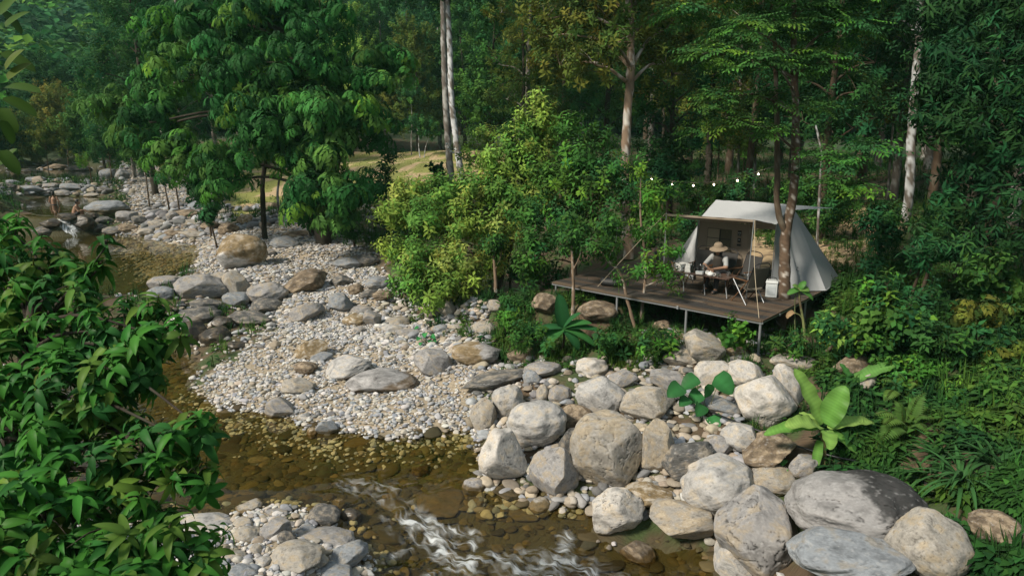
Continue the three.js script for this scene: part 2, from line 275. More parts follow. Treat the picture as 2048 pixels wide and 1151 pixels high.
// the boulder bank right of the stream: column, row, width, height, stone, label, options
const bank = 'boulder bank beside the stream';
for (const [x, y, w, h, s, l, o] of [
  [1715, 1018, 268, 152, 'grey', 'huge grey boulder whose farther half is dark', { angular: .25, stain: .1, half: .05, second: 'deep', halfAlong: [1, .1, -.1], yaw: 0, seed: 4, cracks: .9 }],  // one half takes a much darker stone colour
  [1512, 1068, 178, 178, 'grey', 'blocky grey boulder split by an upright crack near bottom edge', { angular: .75, cracks: 1, stain: .25, yaw: .5 }],
  [1438, 972, 150, 120, 'pale', 'smooth domed pale grey boulder above the ochre angular one', { angular: .12, stain: .2, cracks: .2, lift: .12 }],
  [1213, 903, 148, 158, 'tan', 'tallest tan boulder at the middle of the pile', { angular: .4, stain: .35, cracks: .8, lift: .1 }],
  [1073, 848, 122, 96, 'pale', 'almost round pale boulder resting on the bank edge', { angular: .05, stain: .15, cracks: .15, lift: .12 }],
  [1003, 915, 98, 118, 'cream', 'whitish wedge shaped boulder standing at the water corner', { angular: .9, roll: .1, stain: .1 }],
  [1108, 950, 102, 114, 'grey', 'grey three cornered boulder leaning right of the whitish wedge', { angular: .8, stain: .15, roll: -.15 }],
  [1235, 1020, 112, 94, 'cream', 'cream coloured rounded boulder with dark cracks at the water', { angular: .35, cracks: 1, stain: .2 }],
  [1360, 1038, 126, 80, 'tan', 'angular ochre and white boulder in the shallows', { angular: .85, stain: .5 }],
  [1297, 990, 100, 54, 'ochre', 'flat ochre stone between the cream and the tan boulder', { angular: .7, stain: .3 }],
  [1200, 792, 100, 80, 'pale', 'pale bluish boulder at the top of the pile', { angular: .45, stain: .1, lift: .1 }],
  [1295, 808, 112, 76, 'tan', 'broad flat topped tan boulder behind the tallest one', { angular: .6, stain: .2 }],
  [1317, 893, 76, 108, 'tan', 'upright rusty streaked boulder right of the tallest one', { angular: .6, stain: .4, lift: .08 }],
  [1375, 918, 112, 84, 'dark', 'dark grey boulder slanting below the heart leaved plant', { angular: .8, roll: .35, stain: .2 }],
  [1440, 892, 64, 54, 'grey', 'small grey block above the smooth dome', { angular: .7 }],
  [1545, 957, 94, 62, 'tan', 'rounded brownish boulder tucked behind the dome', { angular: .2, stain: .45 }],
  [1535, 898, 116, 74, 'brown', 'dark brown layered boulder below the banana plant', { angular: .7, strata: 1, roll: .3 }],
  [1530, 802, 120, 106, 'cream', 'bright cream boulder left of the banana plant', { angular: .3, stain: .12, lift: .1 }],
  [1488, 748, 80, 58, 'cream', 'creamy boulder just below the platform corner', { angular: .5, stain: .2 }],
  [1577, 778, 62, 108, 'cream', 'long pale stone leaning behind the banana leaves', { angular: .5, roll: .5, stain: .2 }],
  [1702, 1108, 240, 108, 'blue', 'wide saddle shaped blue grey boulder on the bottom edge', { angular: .2, stain: .1, cracks: .2, yaw: 0 }],
  [1865, 1100, 160, 138, 'tan', 'oblong tan grey boulder tilting down at bottom right', { angular: .45, roll: -.55, stain: .2 }],
  [2000, 1064, 128, 84, 'brown', 'brown boulder in the grass at the far right edge', { angular: .5, roll: -.4, stain: .4 }],
  [1485, 1122, 110, 86, 'pale', 'peaked pale boulder in front of the cracked block', { angular: .85, stain: .2 }],
  [1015, 806, 64, 72, 'pale', 'small roundish boulder behind the almost round one', { angular: .35, stain: .3 }],
  [968, 832, 58, 74, 'tan', 'cracked block at the water end of the bank', { angular: .8, cracks: 1, roll: -.4 }],
  [1150, 838, 70, 62, 'brown', 'brown stone wedged under the pale bluish boulder', { angular: .4 }],
  [1140, 892, 56, 74, 'dark', 'added dark stone painting the shade of the gap beside the round boulder', { angular: .6 }],  // a dark recess between boulders, its shade put in as dark stone
  [1246, 760, 64, 44, 'grey', 'grey stone where the black pipe begins', { angular: .5 }],
  [1183, 736, 64, 46, 'cream', 'pale stone at the grassy top of the bank', { angular: .6 }],
  [990, 758, 140, 40, 'dark', 'long dark slab lying at the end of the gravel', { angular: .6, roll: .16, flat: 1, deep: .5, strata: 1 }],
  [1085, 738, 80, 34, 'grey', 'flat grey slab just right of the dark one', { angular: .6, strata: .8, roll: .1 }],
  [1065, 756, 42, 34, 'blue', 'blue grey stone in front of the flat slab', {}],
  [1120, 790, 48, 40, 'grey', 'small grey stone left of the pale bluish boulder', {}],
  [1086, 787, 28, 38, 'tan', 'narrow tan stone between the small bank stones', {}],
  [1340, 762, 90, 52, 'grey', 'grey slab half hidden by the heart leaved plant', { angular: .7, roll: -.2 }],
  [1425, 748, 76, 62, 'cream', 'pale boulder behind the heart shaped leaves', { angular: .5, stain: .3 }],
  [1445, 812, 90, 46, 'blue', 'bluish flat stone under the black pipe', { angular: .6, stain: .5 }],
  [1482, 872, 80, 60, 'pale', 'pale slab beside the pipe below the cream boulder', { angular: .7, roll: -.3 }],
  [1612, 932, 66, 56, 'grey', 'grey stone at the foot of the banana plant', { angular: .6, roll: .4 }],
  [1588, 724, 96, 36, 'tan', 'flat tan stone right of the platform leg', { angular: .6 }],
  [1704, 738, 86, 60, 'brown', 'brown grey boulder under the upper banana leaf', { angular: .7, roll: .2 }],
  [1732, 768, 44, 50, 'tan', 'tan stone below the upper banana leaf', {}],
  [1408, 696, 92, 60, 'tan', 'big slanting slab in front of the platform', { angular: .7, roll: -.45, strata: .8, lift: .12 }],
  [1362, 716, 74, 38, 'tan', 'flat ochre stone under the slanting slab', { angular: .7 }],
  [1350, 673, 46, 32, 'ochre', 'rounded ochre stone left of the slanting slab', { angular: .2 }],
  [1325, 653, 40, 28, 'brown', 'roundish brown stone at the platform edge shade', { angular: .2 }],
  [1472, 706, 48, 24, 'ochre', 'low ochre stone near the platform leg', {}],
  [1470, 723, 34, 24, 'dark', 'small dark stone below the low ochre one', {}],
  [1090, 606, 56, 42, 'brown', 'mossy brown boulder under the platform end', { angular: .4 }],
  [1195, 622, 78, 44, 'brown', 'brown boulder in the shade beneath the platform', { angular: .4 }],
  [989, 612, 32, 28, 'tan', 'tan boulder in the grass left of the platform', {}],
]) boulder(x, y, w, h, s, l, bank, o);
// stones standing in the stream
const wade = 'stones standing in the stream';
for (const [x, y, w, h, s, l, o] of [
  [888, 1002, 110, 58, 'grey', 'two humped grey brown boulder above the rapids', { angular: .3, stain: .4, sunk: .3 }],
  [950, 973, 52, 40, 'grey', 'small grey stone between rapids and bank', { angular: .2 }],
  [1020, 986, 72, 32, 'dark', 'low dark stone at the bank foot', { angular: .5 }],
  [957, 1006, 30, 22, 'tan', 'little tan stone beside the two humped boulder', {}],
  [1002, 1018, 30, 13, 'pale', 'thin pale stone lying in shallow water', {}],
  [1050, 1026, 68, 32, 'grey', 'grey stone with white crest in the current', { angular: .7 }],
  [1080, 1012, 54, 38, 'tan', 'smooth tan stone beside the white crested one', { angular: .1 }],
  [1155, 1033, 58, 13, 'pale', 'thin flat slab left of the cream boulder', { angular: .4 }],
  [1278, 1108, 74, 52, 'brown', 'pointed brown stone wet from the current', { angular: .8, roll: -.5 }],
  [1210, 1122, 34, 22, 'blue', 'small bluish stone at the end of the rapids', {}],
  [1016, 1146, 84, 40, 'blue', 'blue grey stone cut by the bottom edge', { angular: .3 }],
  [520, 918, 46, 16, 'pale', 'pale flat stone alone in the pool', { angular: .4 }],
  [505, 938, 40, 15, 'brown', 'brown stone barely above the pool surface', {}],
  [840, 944, 36, 26, 'brown', 'wet brown stone with a bright top', { angular: .2 }],
  [425, 861, 50, 22, 'grey', 'grey stone beside the hanging leaves', { angular: .4 }],
  [655, 856, 42, 42, 'blue', 'blue wedge stone at the gravel edge', { angular: .9, roll: .3 }],
  [626, 868, 26, 26, 'ochre', 'small ochre stone left of the blue wedge', {}],
  [608, 836, 40, 15, 'pale', 'flat pale stone at the gravel edge', {}],
  [586, 858, 18, 9, 'pale', 'tiny pale stone off the gravel edge', {}],
  [835, 905, 26, 14, 'brown', 'small brown stone just under the pool surface', {}],
]) boulder(x, y, w, h, s, l, wade, { sunk: .35, ...o });
// stones on the gravel bar
const bar = 'larger stones on the gravel bar';
for (const [x, y, w, h, s, l, o] of [
  [765, 762, 146, 56, 'brown', 'long brown and grey boulder lying on the gravel', { angular: .5, stain: .2, half: .1, second: 'grey', halfAlong: [-.6, 1, .2], flat: 1, deep: .55 }],
  [692, 734, 100, 52, 'pale', 'whitish slab behind the long brown boulder', { angular: .7, roll: .3, stain: .05 }],
  [865, 725, 82, 56, 'grey', 'squarish grey boulder on the gravel', { angular: .5, stain: .1 }],
  [952, 706, 100, 52, 'ochre', 'ochre boulder with a grey end beside the grass', { angular: .4, half: .25, second: 'grey', halfAlong: [1, .2, 0] }],
  [1037, 711, 48, 30, 'brown', 'reddish brown stone in the grass edge', {}],
  [622, 700, 74, 46, 'ochre', 'ochre wedge rising from the gravel', { angular: .9, roll: .3 }],
  [612, 736, 48, 30, 'brown', 'brown stone in front of the ochre wedge', {}],
  [644, 714, 44, 24, 'blue', 'bluish stone touching the ochre wedge', { angular: .8 }],
  [595, 771, 70, 36, 'tan', 'pale tan stone low on the gravel', { angular: .4 }],
  [562, 815, 66, 46, 'grey', 'grey wedge at the lower gravel rim', { angular: .9 }],
  [681, 606, 52, 42, 'blue', 'bluish grey rounded block above the gravel', { angular: .6 }],
  [742, 638, 44, 42, 'grey', 'pointed grey stone near the mud puddle', { angular: .9, roll: .4 }],
  [708, 641, 48, 32, 'ochre', 'tan stone left of the pointed one', {}],
  [612, 626, 72, 44, 'grey', 'grey wedge stone beside the small cascade', { angular: .8, roll: .3 }],
  [606, 566, 90, 54, 'brown', 'large brown stone buried in upper gravel', { angular: .7, roll: .2 }],
  [756, 566, 52, 30, 'blue', 'smooth bluish egg shaped stone below the bush', { angular: .1 }],
  [712, 580, 34, 26, 'brown', 'brown round stone beside the bluish egg', { angular: .2 }],
  [766, 592, 42, 26, 'brown', 'furrowed brown stone by the bush skirt', { strata: 1 }],
  [736, 589, 40, 22, 'dark', 'dark stone between the round brown stones', {}],
  [693, 526, 70, 26, 'blue', 'flat bluish stone near the big tree foot', { angular: .3 }],
  [736, 521, 46, 28, 'dark', 'dark stone touching the flat bluish one', { angular: .4 }],
  [684, 563, 48, 28, 'dark', 'dark brown stone left of the round brown one', {}],
  [724, 620, 50, 20, 'grey', 'low grey stone at the mud puddle', {}],
  [485, 508, 96, 80, 'ochre', 'tall ochre boulder with a white foot beside the pool', { angular: .6, half: .2, second: 'pale', halfAlong: [-.3, -1, .2], lift: .1 }],
  [400, 576, 106, 58, 'grey', 'grey boulder with a bright top beside the pool', { angular: .5 }],
  [470, 572, 54, 64, 'tan', 'tan leaning stone right of the bright topped boulder', { angular: .7, roll: .4 }],
  [534, 589, 86, 52, 'grey', 'rounded grey boulder above the cascade', { angular: .3, strata: .7 }],
  [332, 565, 66, 30, 'grey', 'smooth grey stone at the pool rim', { angular: .2 }],
  [322, 586, 54, 30, 'blue', 'bluish stone at the pool outlet', { angular: .2 }],
  [435, 558, 46, 30, 'tan', 'tan stone behind the bright topped boulder', {}],
  [473, 601, 54, 34, 'blue', 'grey block above the long dark slab', { angular: .8 }],
  [398, 631, 86, 40, 'dark', 'dark rounded slab at the pool outlet', { angular: .3, strata: .8 }],
  [497, 638, 102, 36, 'dark', 'long dark slab lying across the cascade', { angular: .5, strata: .8, flat: 1, deep: .5 }],
  [408, 610, 70, 26, 'dark', 'low dark stone under the bright topped boulder', {}],
  [531, 613, 64, 30, 'dark', 'dark stone right of the cascade blocks', { angular: .5 }],
  [430, 673, 66, 44, 'wet', 'wet black stone at the cascade foot', { angular: .3 }],
  [384, 668, 62, 54, 'wet', 'wet dark boulder behind the hanging leaves', { angular: .4 }],
  [447, 646, 44, 32, 'wet', 'wet stone between the dark slabs', {}],
  [474, 690, 40, 20, 'wet', 'small wet stone where the cascade meets the stream', {}],
  [570, 486, 60, 30, 'blue', 'dark bluish boulder upstream of the tall ochre one', { angular: .3 }],
  [531, 505, 42, 18, 'grey', 'flat grey stone leaning on the tall ochre boulder', {}],
  [592, 470, 66, 18, 'brown', 'low brown ledge near the big tree', { flat: 1, deep: .5 }],
  [865, 628, 36, 24, 'tan', 'tan stone above the muddy patch', {}],
  [894, 620, 36, 38, 'tan', 'upright tan stone under the bush skirt', { angular: .6 }],
  [795, 643, 50, 24, 'tan', 'flat tan stone left of the muddy patch', {}],
  [786, 657, 48, 20, 'pale', 'pale flat stone near the small green sprout', {}],
  [818, 665, 62, 18, 'grey', 'long flat stone behind the green sprout', { flat: 1, deep: .5 }],
  [882, 657, 34, 20, 'blue', 'dark bluish stone in the muddy patch', {}],
  [967, 656, 52, 30, 'tan', 'tan stone at the grass edge', {}],
  [770, 634, 22, 20, 'grey', 'small grey stone by the muddy patch', {}],
  [915, 655, 30, 16, 'tan', 'small tan stone in the muddy patch', {}],
  [720, 660, 28, 18, 'grey', 'small grey stone below the pointed one', {}],
]) boulder(x, y, w, h, s, l, bar, o);
// bottom left bar
const low = 'stones on the lower left bar';
for (const [x, y, w, h, s, l, o] of [
  [412, 1046, 132, 52, 'pale', 'broad pale boulder half under the hanging leaves', { angular: .6 }],
  [492, 1070, 58, 40, 'tan', 'smooth tan stone right of the broad pale boulder', { angular: .1 }],
  [408, 1082, 58, 28, 'blue', 'bluish stone under the hanging leaf tips', { angular: .3 }],
  [550, 1062, 70, 52, 'grey', 'tilted grey block on the lower bar', { angular: .8, roll: .4 }],
  [590, 1116, 108, 70, 'tan', 'largest pale tan boulder of the lower bar', { angular: .6 }],
  [650, 1076, 116, 42, 'grey', 'long flat grey boulder of the lower bar', { angular: .5, strata: .7 }],
  [692, 1113, 92, 64, 'blue', 'blue grey boulder with a slanting side on the lower bar', { angular: .6, roll: .3 }],
  [649, 1030, 64, 44, 'dark', 'dark rounded stone at the stream side', { angular: .15 }],
  [703, 1033, 46, 34, 'wet', 'wet dark stone beside the dark rounded one', { angular: .3 }],
  [678, 1008, 28, 24, 'tan', 'small tan stone above the dark rounded one', {}],
  [615, 1056, 34, 24, 'blue', 'small bluish stone on the lower bar', {}],
  [664, 1146, 88, 34, 'blue', 'blue grey stone on the bottom edge of the lower bar', {}],
  [482, 1146, 66, 30, 'blue', 'slanting bluish slab on the bottom edge', { angular: .7 }],
  [498, 1014, 54, 26, 'tan', 'brownish stone at the head of the lower bar', { angular: .5 }],
  [553, 1023, 48, 15, 'grey', 'flat grey stone at the head of the lower bar', {}],
  [486, 1048, 42, 26, 'tan', 'tan stone behind the smooth tan one', {}],
  [514, 1099, 26, 26, 'tan', 'small upright tan stone', {}],
  [635, 1124, 46, 36, 'tan', 'tan stone touching the largest boulder', {}],
  [470, 1112, 46, 26, 'tan', 'brownish stone below the smooth tan one', {}],
  [527, 1124, 32, 26, 'pale', 'small pale stone left of the largest boulder', {}],
  [575, 1082, 40, 40, 'dark', 'dark stone beside the tilted grey block', { angular: .7 }],
]) boulder(x, y, w, h, s, l, low, { sunk: .45, ...o });
// upstream
const up = 'rocks of the upper stream';
for (const [x, y, w, h, s, l, o] of [
  [215, 420, 92, 40, 'blue', 'large smooth boulder beside the seated bather', { angular: .2, flat: 1, deep: .7 }],
  [165, 446, 52, 36, 'wet', 'wet black boulder splitting the little fall', { angular: .5 }],
  [134, 434, 44, 18, 'wet', 'low wet rock under the seated bather', {}],
  [255, 433, 48, 26, 'grey', 'grey stone below the large smooth boulder', {}],
  [280, 441, 34, 22, 'dark', 'dark grey stone below the large smooth boulder', {}],
  [238, 424, 40, 14, 'tan', 'tan stone at the foot of the smooth boulder', {}],
  [318, 448, 44, 20, 'tan', 'flat brownish ledge upstream of the pool', { strata: 1 }],
  [345, 434, 26, 26, 'grey', 'upright grey slab by the pool bank', { angular: .7 }],
  [372, 428, 66, 20, 'brown', 'long brown ledge by the pool bank', { strata: 1, flat: 1, deep: .6 }],
  [375, 446, 56, 16, 'tan', 'tan layered ledge above the pool', { strata: 1 }],
  [345, 468, 48, 18, 'brown', 'brown layered ledge touching the pool', { strata: 1 }],
  [385, 470, 60, 18, 'tan', 'wide tan ledge at the pool head', { strata: 1, flat: 1, deep: .6 }],
  [420, 452, 40, 22, 'brown', 'brown rock right of the pool ledges', {}],
  [458, 458, 40, 32, 'brown', 'mossy brown rock in the tree shade', {}],
  [490, 440, 34, 24, 'ochre', 'rounded ochre rock in the tree shade', {}],
  [540, 415, 44, 22, 'brown', 'dark mossy rock beneath the big tree', {}],
  [215, 352, 36, 30, 'blue', 'upright bluish rock at the upper bend', { angular: .4 }],
  [245, 351, 30, 28, 'blue', 'bluish rock beside the paler round one', {}],
  [275, 348, 26, 22, 'grey', 'pale round rock at the upper bend', {}],
  [72, 360, 44, 16, 'blue', 'flat pale rock in the upper stream', { flat: 1, deep: .6 }],
  [58, 378, 66, 15, 'blue', 'long flat rock across the upper stream', { flat: 1, deep: .6 }],
  [140, 374, 48, 16, 'blue', 'pale low rock above the bathing pool', { flat: 1, deep: .6 }],
  [178, 374, 28, 12, 'blue', 'small bluish rock above the bathing pool', {}],
  [125, 386, 40, 14, 'grey', 'grey rock on the bathing pool rim', {}],
  [205, 380, 30, 14, 'dark', 'dark rock on the bathing pool rim', {}],
  [95, 372, 40, 12, 'grey', 'grey low rock in the upper stream', {}],
  [22, 312, 40, 14, 'tan', 'tan slab at the far stream bend', {}], [60, 345, 50, 16, 'dark', 'dark slab in the upper stream', {}], [110, 335, 44, 16, 'brown', 'brown slab in the upper stream shade', {}],
  [155, 340, 46, 22, 'dark', 'dark rock in the upper stream shade', {}], [182, 390, 34, 10, 'tan', 'tan rim rock of the bathing pool', {}], [10, 372, 40, 16, 'dark', 'dark rock at the left picture edge upstream', {}],
  [104, 446, 46, 20, 'wet', 'wet rock left of the little fall', {}], [196, 456, 44, 18, 'wet', 'wet rock right below the black boulder', {}], [228, 462, 52, 18, 'dark', 'dark flat rock at the pool head', { flat: 1, deep: .6 }], [86, 462, 44, 18, 'dark', 'dark rock where the fall meets the pool', {}], [206, 441, 36, 18, 'dark', 'dark rock under the large smooth boulder', {}], [252, 456, 46, 16, 'brown', 'brown flat rock at the pool head', {}], [182, 432, 30, 14, 'wet', 'wet rock between the bather and the smooth boulder', {}], [290, 464, 44, 16, 'tan', 'tan flat rock at the pool head', { strata: 1 }],
]) boulder(x, y, w, h, s, l, up, o);

// ---------------------------------------------------------------- gravel, cobbles, stones on the stream bed
{
  const R = rng(99), variants = [];
  for (let i = 0; i < 6; i++) { const g = rockGeo(900 + i, 3, { type: 'pale', angular: .35 + .1 * i, strata: 0, cracks: 0, stain: 0 }); const c = g.attributes.color; for (let k = 0; k < c.count; k++) { const m = 1 + .25 * (R() - .5); c.setXYZ(k, m, m, m); } g.computeVertexNormals(); variants.push(g); }
  const tones = [[.46, .45, .435], [.33, .335, .345], [.38, .35, .30], [.25, .265, .29], [.48, .465, .44], [.25, .215, .17], [.35, .305, .24], [.16, .16, .16]].map(c => lin(...c));
  const lists = variants.map(() => []);
  const put = (x, z, size, tone, sink = .2) => {
    const s = V(size * rr(R, .8, 1.35), size * rr(R, .38, .7), size * rr(R, .7, 1.1));
    lists[Math.floor(R() * 6)].push([onGround(x, z, s.y * (1 - sink) - size * .1), V((R() - .5) * .5, 1, (R() - .5) * .5).normalize(), R() * 6.28, s, jitter(R, tone, .2, .04)]);
  };
  gravelP.forEach((P, gi) => {
    const xs = P.map(a => a[0]), zs = P.map(a => a[1]), x0 = Math.min(...xs) - .5, x1 = Math.max(...xs) + .5, z0 = Math.min(...zs) - .5, z1 = Math.max(...zs) + .5;
    const n = (x1 - x0) * (z1 - z0) * [360, 210, 150, 280][gi];
    for (let i = 0; i < n; i++) {
      const x = rr(R, x0, x1), z = rr(R, z0, z1), d = sdf(P, x, z) + .5 * fbm2(x * .8, z * .8, 3);
      if (d > 0 && R() > Math.exp(-d * 5)) continue;
      if (gi < 2 && fbm2(x * 1.1 + 20, z * 1.1, 3) < -.14 && R() < .62) continue;
      const size = [.019, .023, .032, .022][gi] * Math.exp(Math.abs(rr(R, -1, 1) + rr(R, -.6, .6)) * .95), patch = fbm2(x * .6 + 3, z * .6, 3);
      put(x, z, size, gi === 2 ? pick(R, [tones[2], tones[6], tones[5], tones[5], tones[1], tones[3], tones[7]]) : R() < .45 + patch ? pick(R, tones.slice(0, 5)) : pick(R, tones));
    }
  });
  // loose cobbles along the banks, and the brown ones on the bed
  for (let i = 0; i < 5200; i++) {
    const x = rr(R, -14, 7), z = rr(R, -34, -7), d = Math.min(...pools.map(p => sdf(p.P, x, z)));
    if (d > 1.4 * R() || d < 0) continue;
    put(x, z, rr(R, .025, .05) * Math.exp(R() * .9), pick(R, tones), .3);
  }
  for (const [x0, x1, y0, y1, n] of [[940, 1480, 720, 1040, 1500], [1280, 1560, 660, 760, 260], [330, 580, 540, 700, 420], [760, 980, 600, 720, 900], [290, 460, 410, 500, 900], [0, 270, 322, 392, 700], [450, 760, 410, 500, 420]]) for (let i = 0; i < n; i++) {
    const q = hit(rr(R, x0, x1), rr(R, y0, y1)).p; put(q.x, q.z, rr(R, .03, .07) * Math.exp(R() * .8) * (q.z < -32 ? rr(R, .8, 2.8) : 1), q.z < -32 ? pick(R, [tones[3], tones[7], tones[5], tones[1], tones[7]]) : q.x > -1.5 ? pick(R, [tones[1], tones[2], tones[3], tones[5], tones[6], tones[7]]) : pick(R, tones), .25);
  }
  const gm = mat({ vertexColors: true, roughness: .85, specularIntensity: .4 });
  lists.forEach((l, i) => tag(scatter('gravel', variants[i], gm, l), 'pale grey and tan river gravel spread over the bars', 'gravel', 'gravel', 'stuff'));
  const bedL = variants.map(() => []), bt = [[.075, .058, .026], [.09, .07, .03], [.045, .037, .02], [.12, .09, .042], [.065, .055, .03]].map(c => lin(...c));
  for (let i = 0; i < 21000; i++) {
    const far = i > 17500, x = far ? rr(R, -14, -6) : rr(R, -13, 3.5), z = far ? rr(R, -30, -20) : rr(R, -20, -7.5);
    if (sdf(pools[far ? 1 : 0].P, x, z) > .15) continue;
    const size = .03 * Math.exp(R() * R() * 2.1);
    bedL[i % 6].push([onGround(x, z, -size * .12), V((R() - .5) * .3, 1, (R() - .5) * .3).normalize(), R() * 6.28, V(size * rr(R, 1, 1.5), size * rr(R, .3, .55), size), jitter(R, pick(R, bt).clone().multiplyScalar(far ? .5 : 1), .3, .08)]);  // far pool stones darker, deep water's dimming put into their colour
  }
  bedL.forEach((l, i) => tag(scatter('bed_gravel', variants[i], gm, l), 'brown algae covered stones on the stream bed', 'gravel', 'stream bed', 'stuff'));
}

// ---------------------------------------------------------------- small builders
const box = (w, h, d, x = 0, y = 0, z = 0) => new THREE.BoxGeometry(w, h, d).translate(x, y, z);
const rbox = (w, h, d, r, x = 0, y = 0, z = 0) => new RoundedBoxGeometry(w, h, d, 2, r).translate(x, y, z);
function bar3(a, b, r, r2 = r, seg = 8) {
  const d = b.clone().sub(a), L = d.length(), g = new THREE.CylinderGeometry(r2, r, L, seg);
  return g.applyQuaternion(new THREE.Quaternion().setFromUnitVectors(Y, d.normalize())).translate((a.x + b.x) / 2, (a.y + b.y) / 2, (a.z + b.z) / 2);
}
function tube(pts, r0, r1 = r0, seg = 8, n = 0, wob = 0) {                              // tapered tube along a smooth line, radius from r0 to r1
  const c = new THREE.CatmullRomCurve3(pts), N = n || pts.length * 6, fr = c.computeFrenetFrames(N, false), pos = [], idx = [], v = V();
  for (let i = 0; i <= N; i++) { const p = c.getPointAt(i / N), r = lerp(r0, r1, i / N); for (let j = 0; j < seg; j++) { const a = j / seg * 6.2832, k = r * (1 + wob * N3(p.x * 4 + Math.cos(a) * 1.2, p.y * 2.2, p.z * 4 + Math.sin(a) * 1.2)); v.copy(p).addScaledVector(fr.normals[i], Math.cos(a) * k).addScaledVector(fr.binormals[i], Math.sin(a) * k); pos.push(v.x, v.y, v.z); } }
  for (let i = 0; i < N; i++) for (let j = 0; j < seg; j++) { const a = i * seg + j, b = i * seg + (j + 1) % seg; idx.push(a, b, a + seg, b, b + seg, a + seg); }
  const g = new THREE.BufferGeometry(); g.setAttribute('position', new THREE.Float32BufferAttribute(pos, 3)); g.setIndex(idx); g.computeVertexNormals(); return g;
}
const bare = g => { const o = new THREE.BufferGeometry(); const s = g.index ? g : mergeVertices(g); o.setAttribute('position', s.attributes.position.clone()); if (s.attributes.color) o.setAttribute('color', s.attributes.color.clone()); o.setIndex(s.index.clone()); return o; };
const merge = list => { const g = mergeGeometries(list.map(bare)); g.computeVertexNormals(); return g; };
const flatMerge = list => { const g = mergeGeometries(list.map(a => { const b = a.index ? a.toNonIndexed() : a; const o = new THREE.BufferGeometry(); o.setAttribute('position', b.attributes.position.clone()); o.setAttribute('normal', b.attributes.normal.clone()); return o; })); return g; };

// ---------------------------------------------------------------- platform
const CORNER = V(5.13, 2.2, -13.5), TURN = -42 * Math.PI / 180, PC = Math.cos(TURN), PS = Math.sin(TURN);
const loc = (s, h, q) => V(-s, h, -q);                                                    // s along the front edge from its near corner, q towards the back
const plat = (s, h, q) => V(CORNER.x - s * PC - q * PS, CORNER.y + h, CORNER.z + s * PS - q * PC);
const steel = solid(.36, .38, .40, { metalness: .6, roughness: .45 }), darkSteel = solid(.03, .03, .032, { roughness: .5, metalness: .3 });
{
  const P = thing('wooden_platform', 'raised plank platform on galvanised legs carrying the tent', 'platform', CORNER, TURN), R = rng(41);
  const W = 5.5, D = 5.35, rows = 38, pw = D / rows;
  const grain = noiseTex(256, (u, v) => { const g = torus(u * 1, v, 5, 3) * .7 + .5 * torus(u, (v * 9) % 1, 10, 3); const k = .62 + .5 * g; return [k, k, k]; });
  const woods = [[.11, .082, .06], [.07, .06, .052], [.17, .125, .085], [.05, .046, .043], [.135, .11, .085], [.125, .085, .055]].map(c => mat({ color: lin(...c), roughness: .72, map: grain, bumpMap: grain, bumpScale: .003 }));
  for (let i = 0; i < rows; i++) {
    let s = 0; const cutAt = [rr(R, 1.2, 2.6), rr(R, 3.2, 4.6), W];
    for (const e of cutAt) {
      if (i > 14 && i < 17 && s < .366 && e > .366) { /* the trunk's hole is left between the boards by the tree itself */ }
      const g = new THREE.BoxGeometry(e - s - .006, .028, pw - .008); const uv = g.attributes.uv; const ou = R(), ov = R();
      for (let k = 0; k < uv.count; k++) uv.setXY(k, uv.getX(k) * .5 + ou, uv.getY(k) * .13 + ov);
      const m = mesh('plank', g, pick(R, woods), P); m.position.set(-(s + e) / 2, -.014 - R() * .004, -(i + .5) * pw); m.rotation.z = (R() - .5) * .0015; s = e;
    }
  }
  mesh('front_beam', flatMerge([box(W + .04, .05, .05, -W / 2, -.06, -.03)]), steel, P);
  mesh('side_beam', flatMerge([box(.05, .05, D, -.03, -.06, -D / 2)]), steel, P);
  mesh('side_beam', flatMerge([box(.05, .05, D, -W + .03, -.06, -D / 2)]), steel, P);
  for (let q = 1.1; q < D; q += 1.06) mesh('joist', box(W - .1, .05, .05, -W / 2, -.062, -q), steel, P);
  const rim = solid(.10, .07, .045);
  mesh('edge_board', box(W, .035, .022, -W / 2, -.018, .012), rim, P); mesh('edge_board', box(.022, .035, D, .012, -.018, -D / 2), rim, P);
  for (const [s, q] of [[.04, .05], [1.72, .05], [3.55, .05], [5.42, .05], [.04, 2.65], [.04, 5.25], [5.42, 2.65], [5.42, 5.25], [2.7, 2.65], [2.7, 5.25]]) {
    const w = plat(s, 0, q), L = w.y - ground(w.x, w.z) + .06; mesh('leg', flatMerge([new THREE.CylinderGeometry(.028, .028, L, 12).translate(-s, -.085 - L / 2 + .06, -q)]), steel, P);
  }
  mesh('bracket', rbox(.045, .075, .03, .006, -1.9, -.055, .03), steel, P);
  mesh('bracket', rbox(.03, .05, .06, .006, .03, -.055, -.9), steel, P);
}

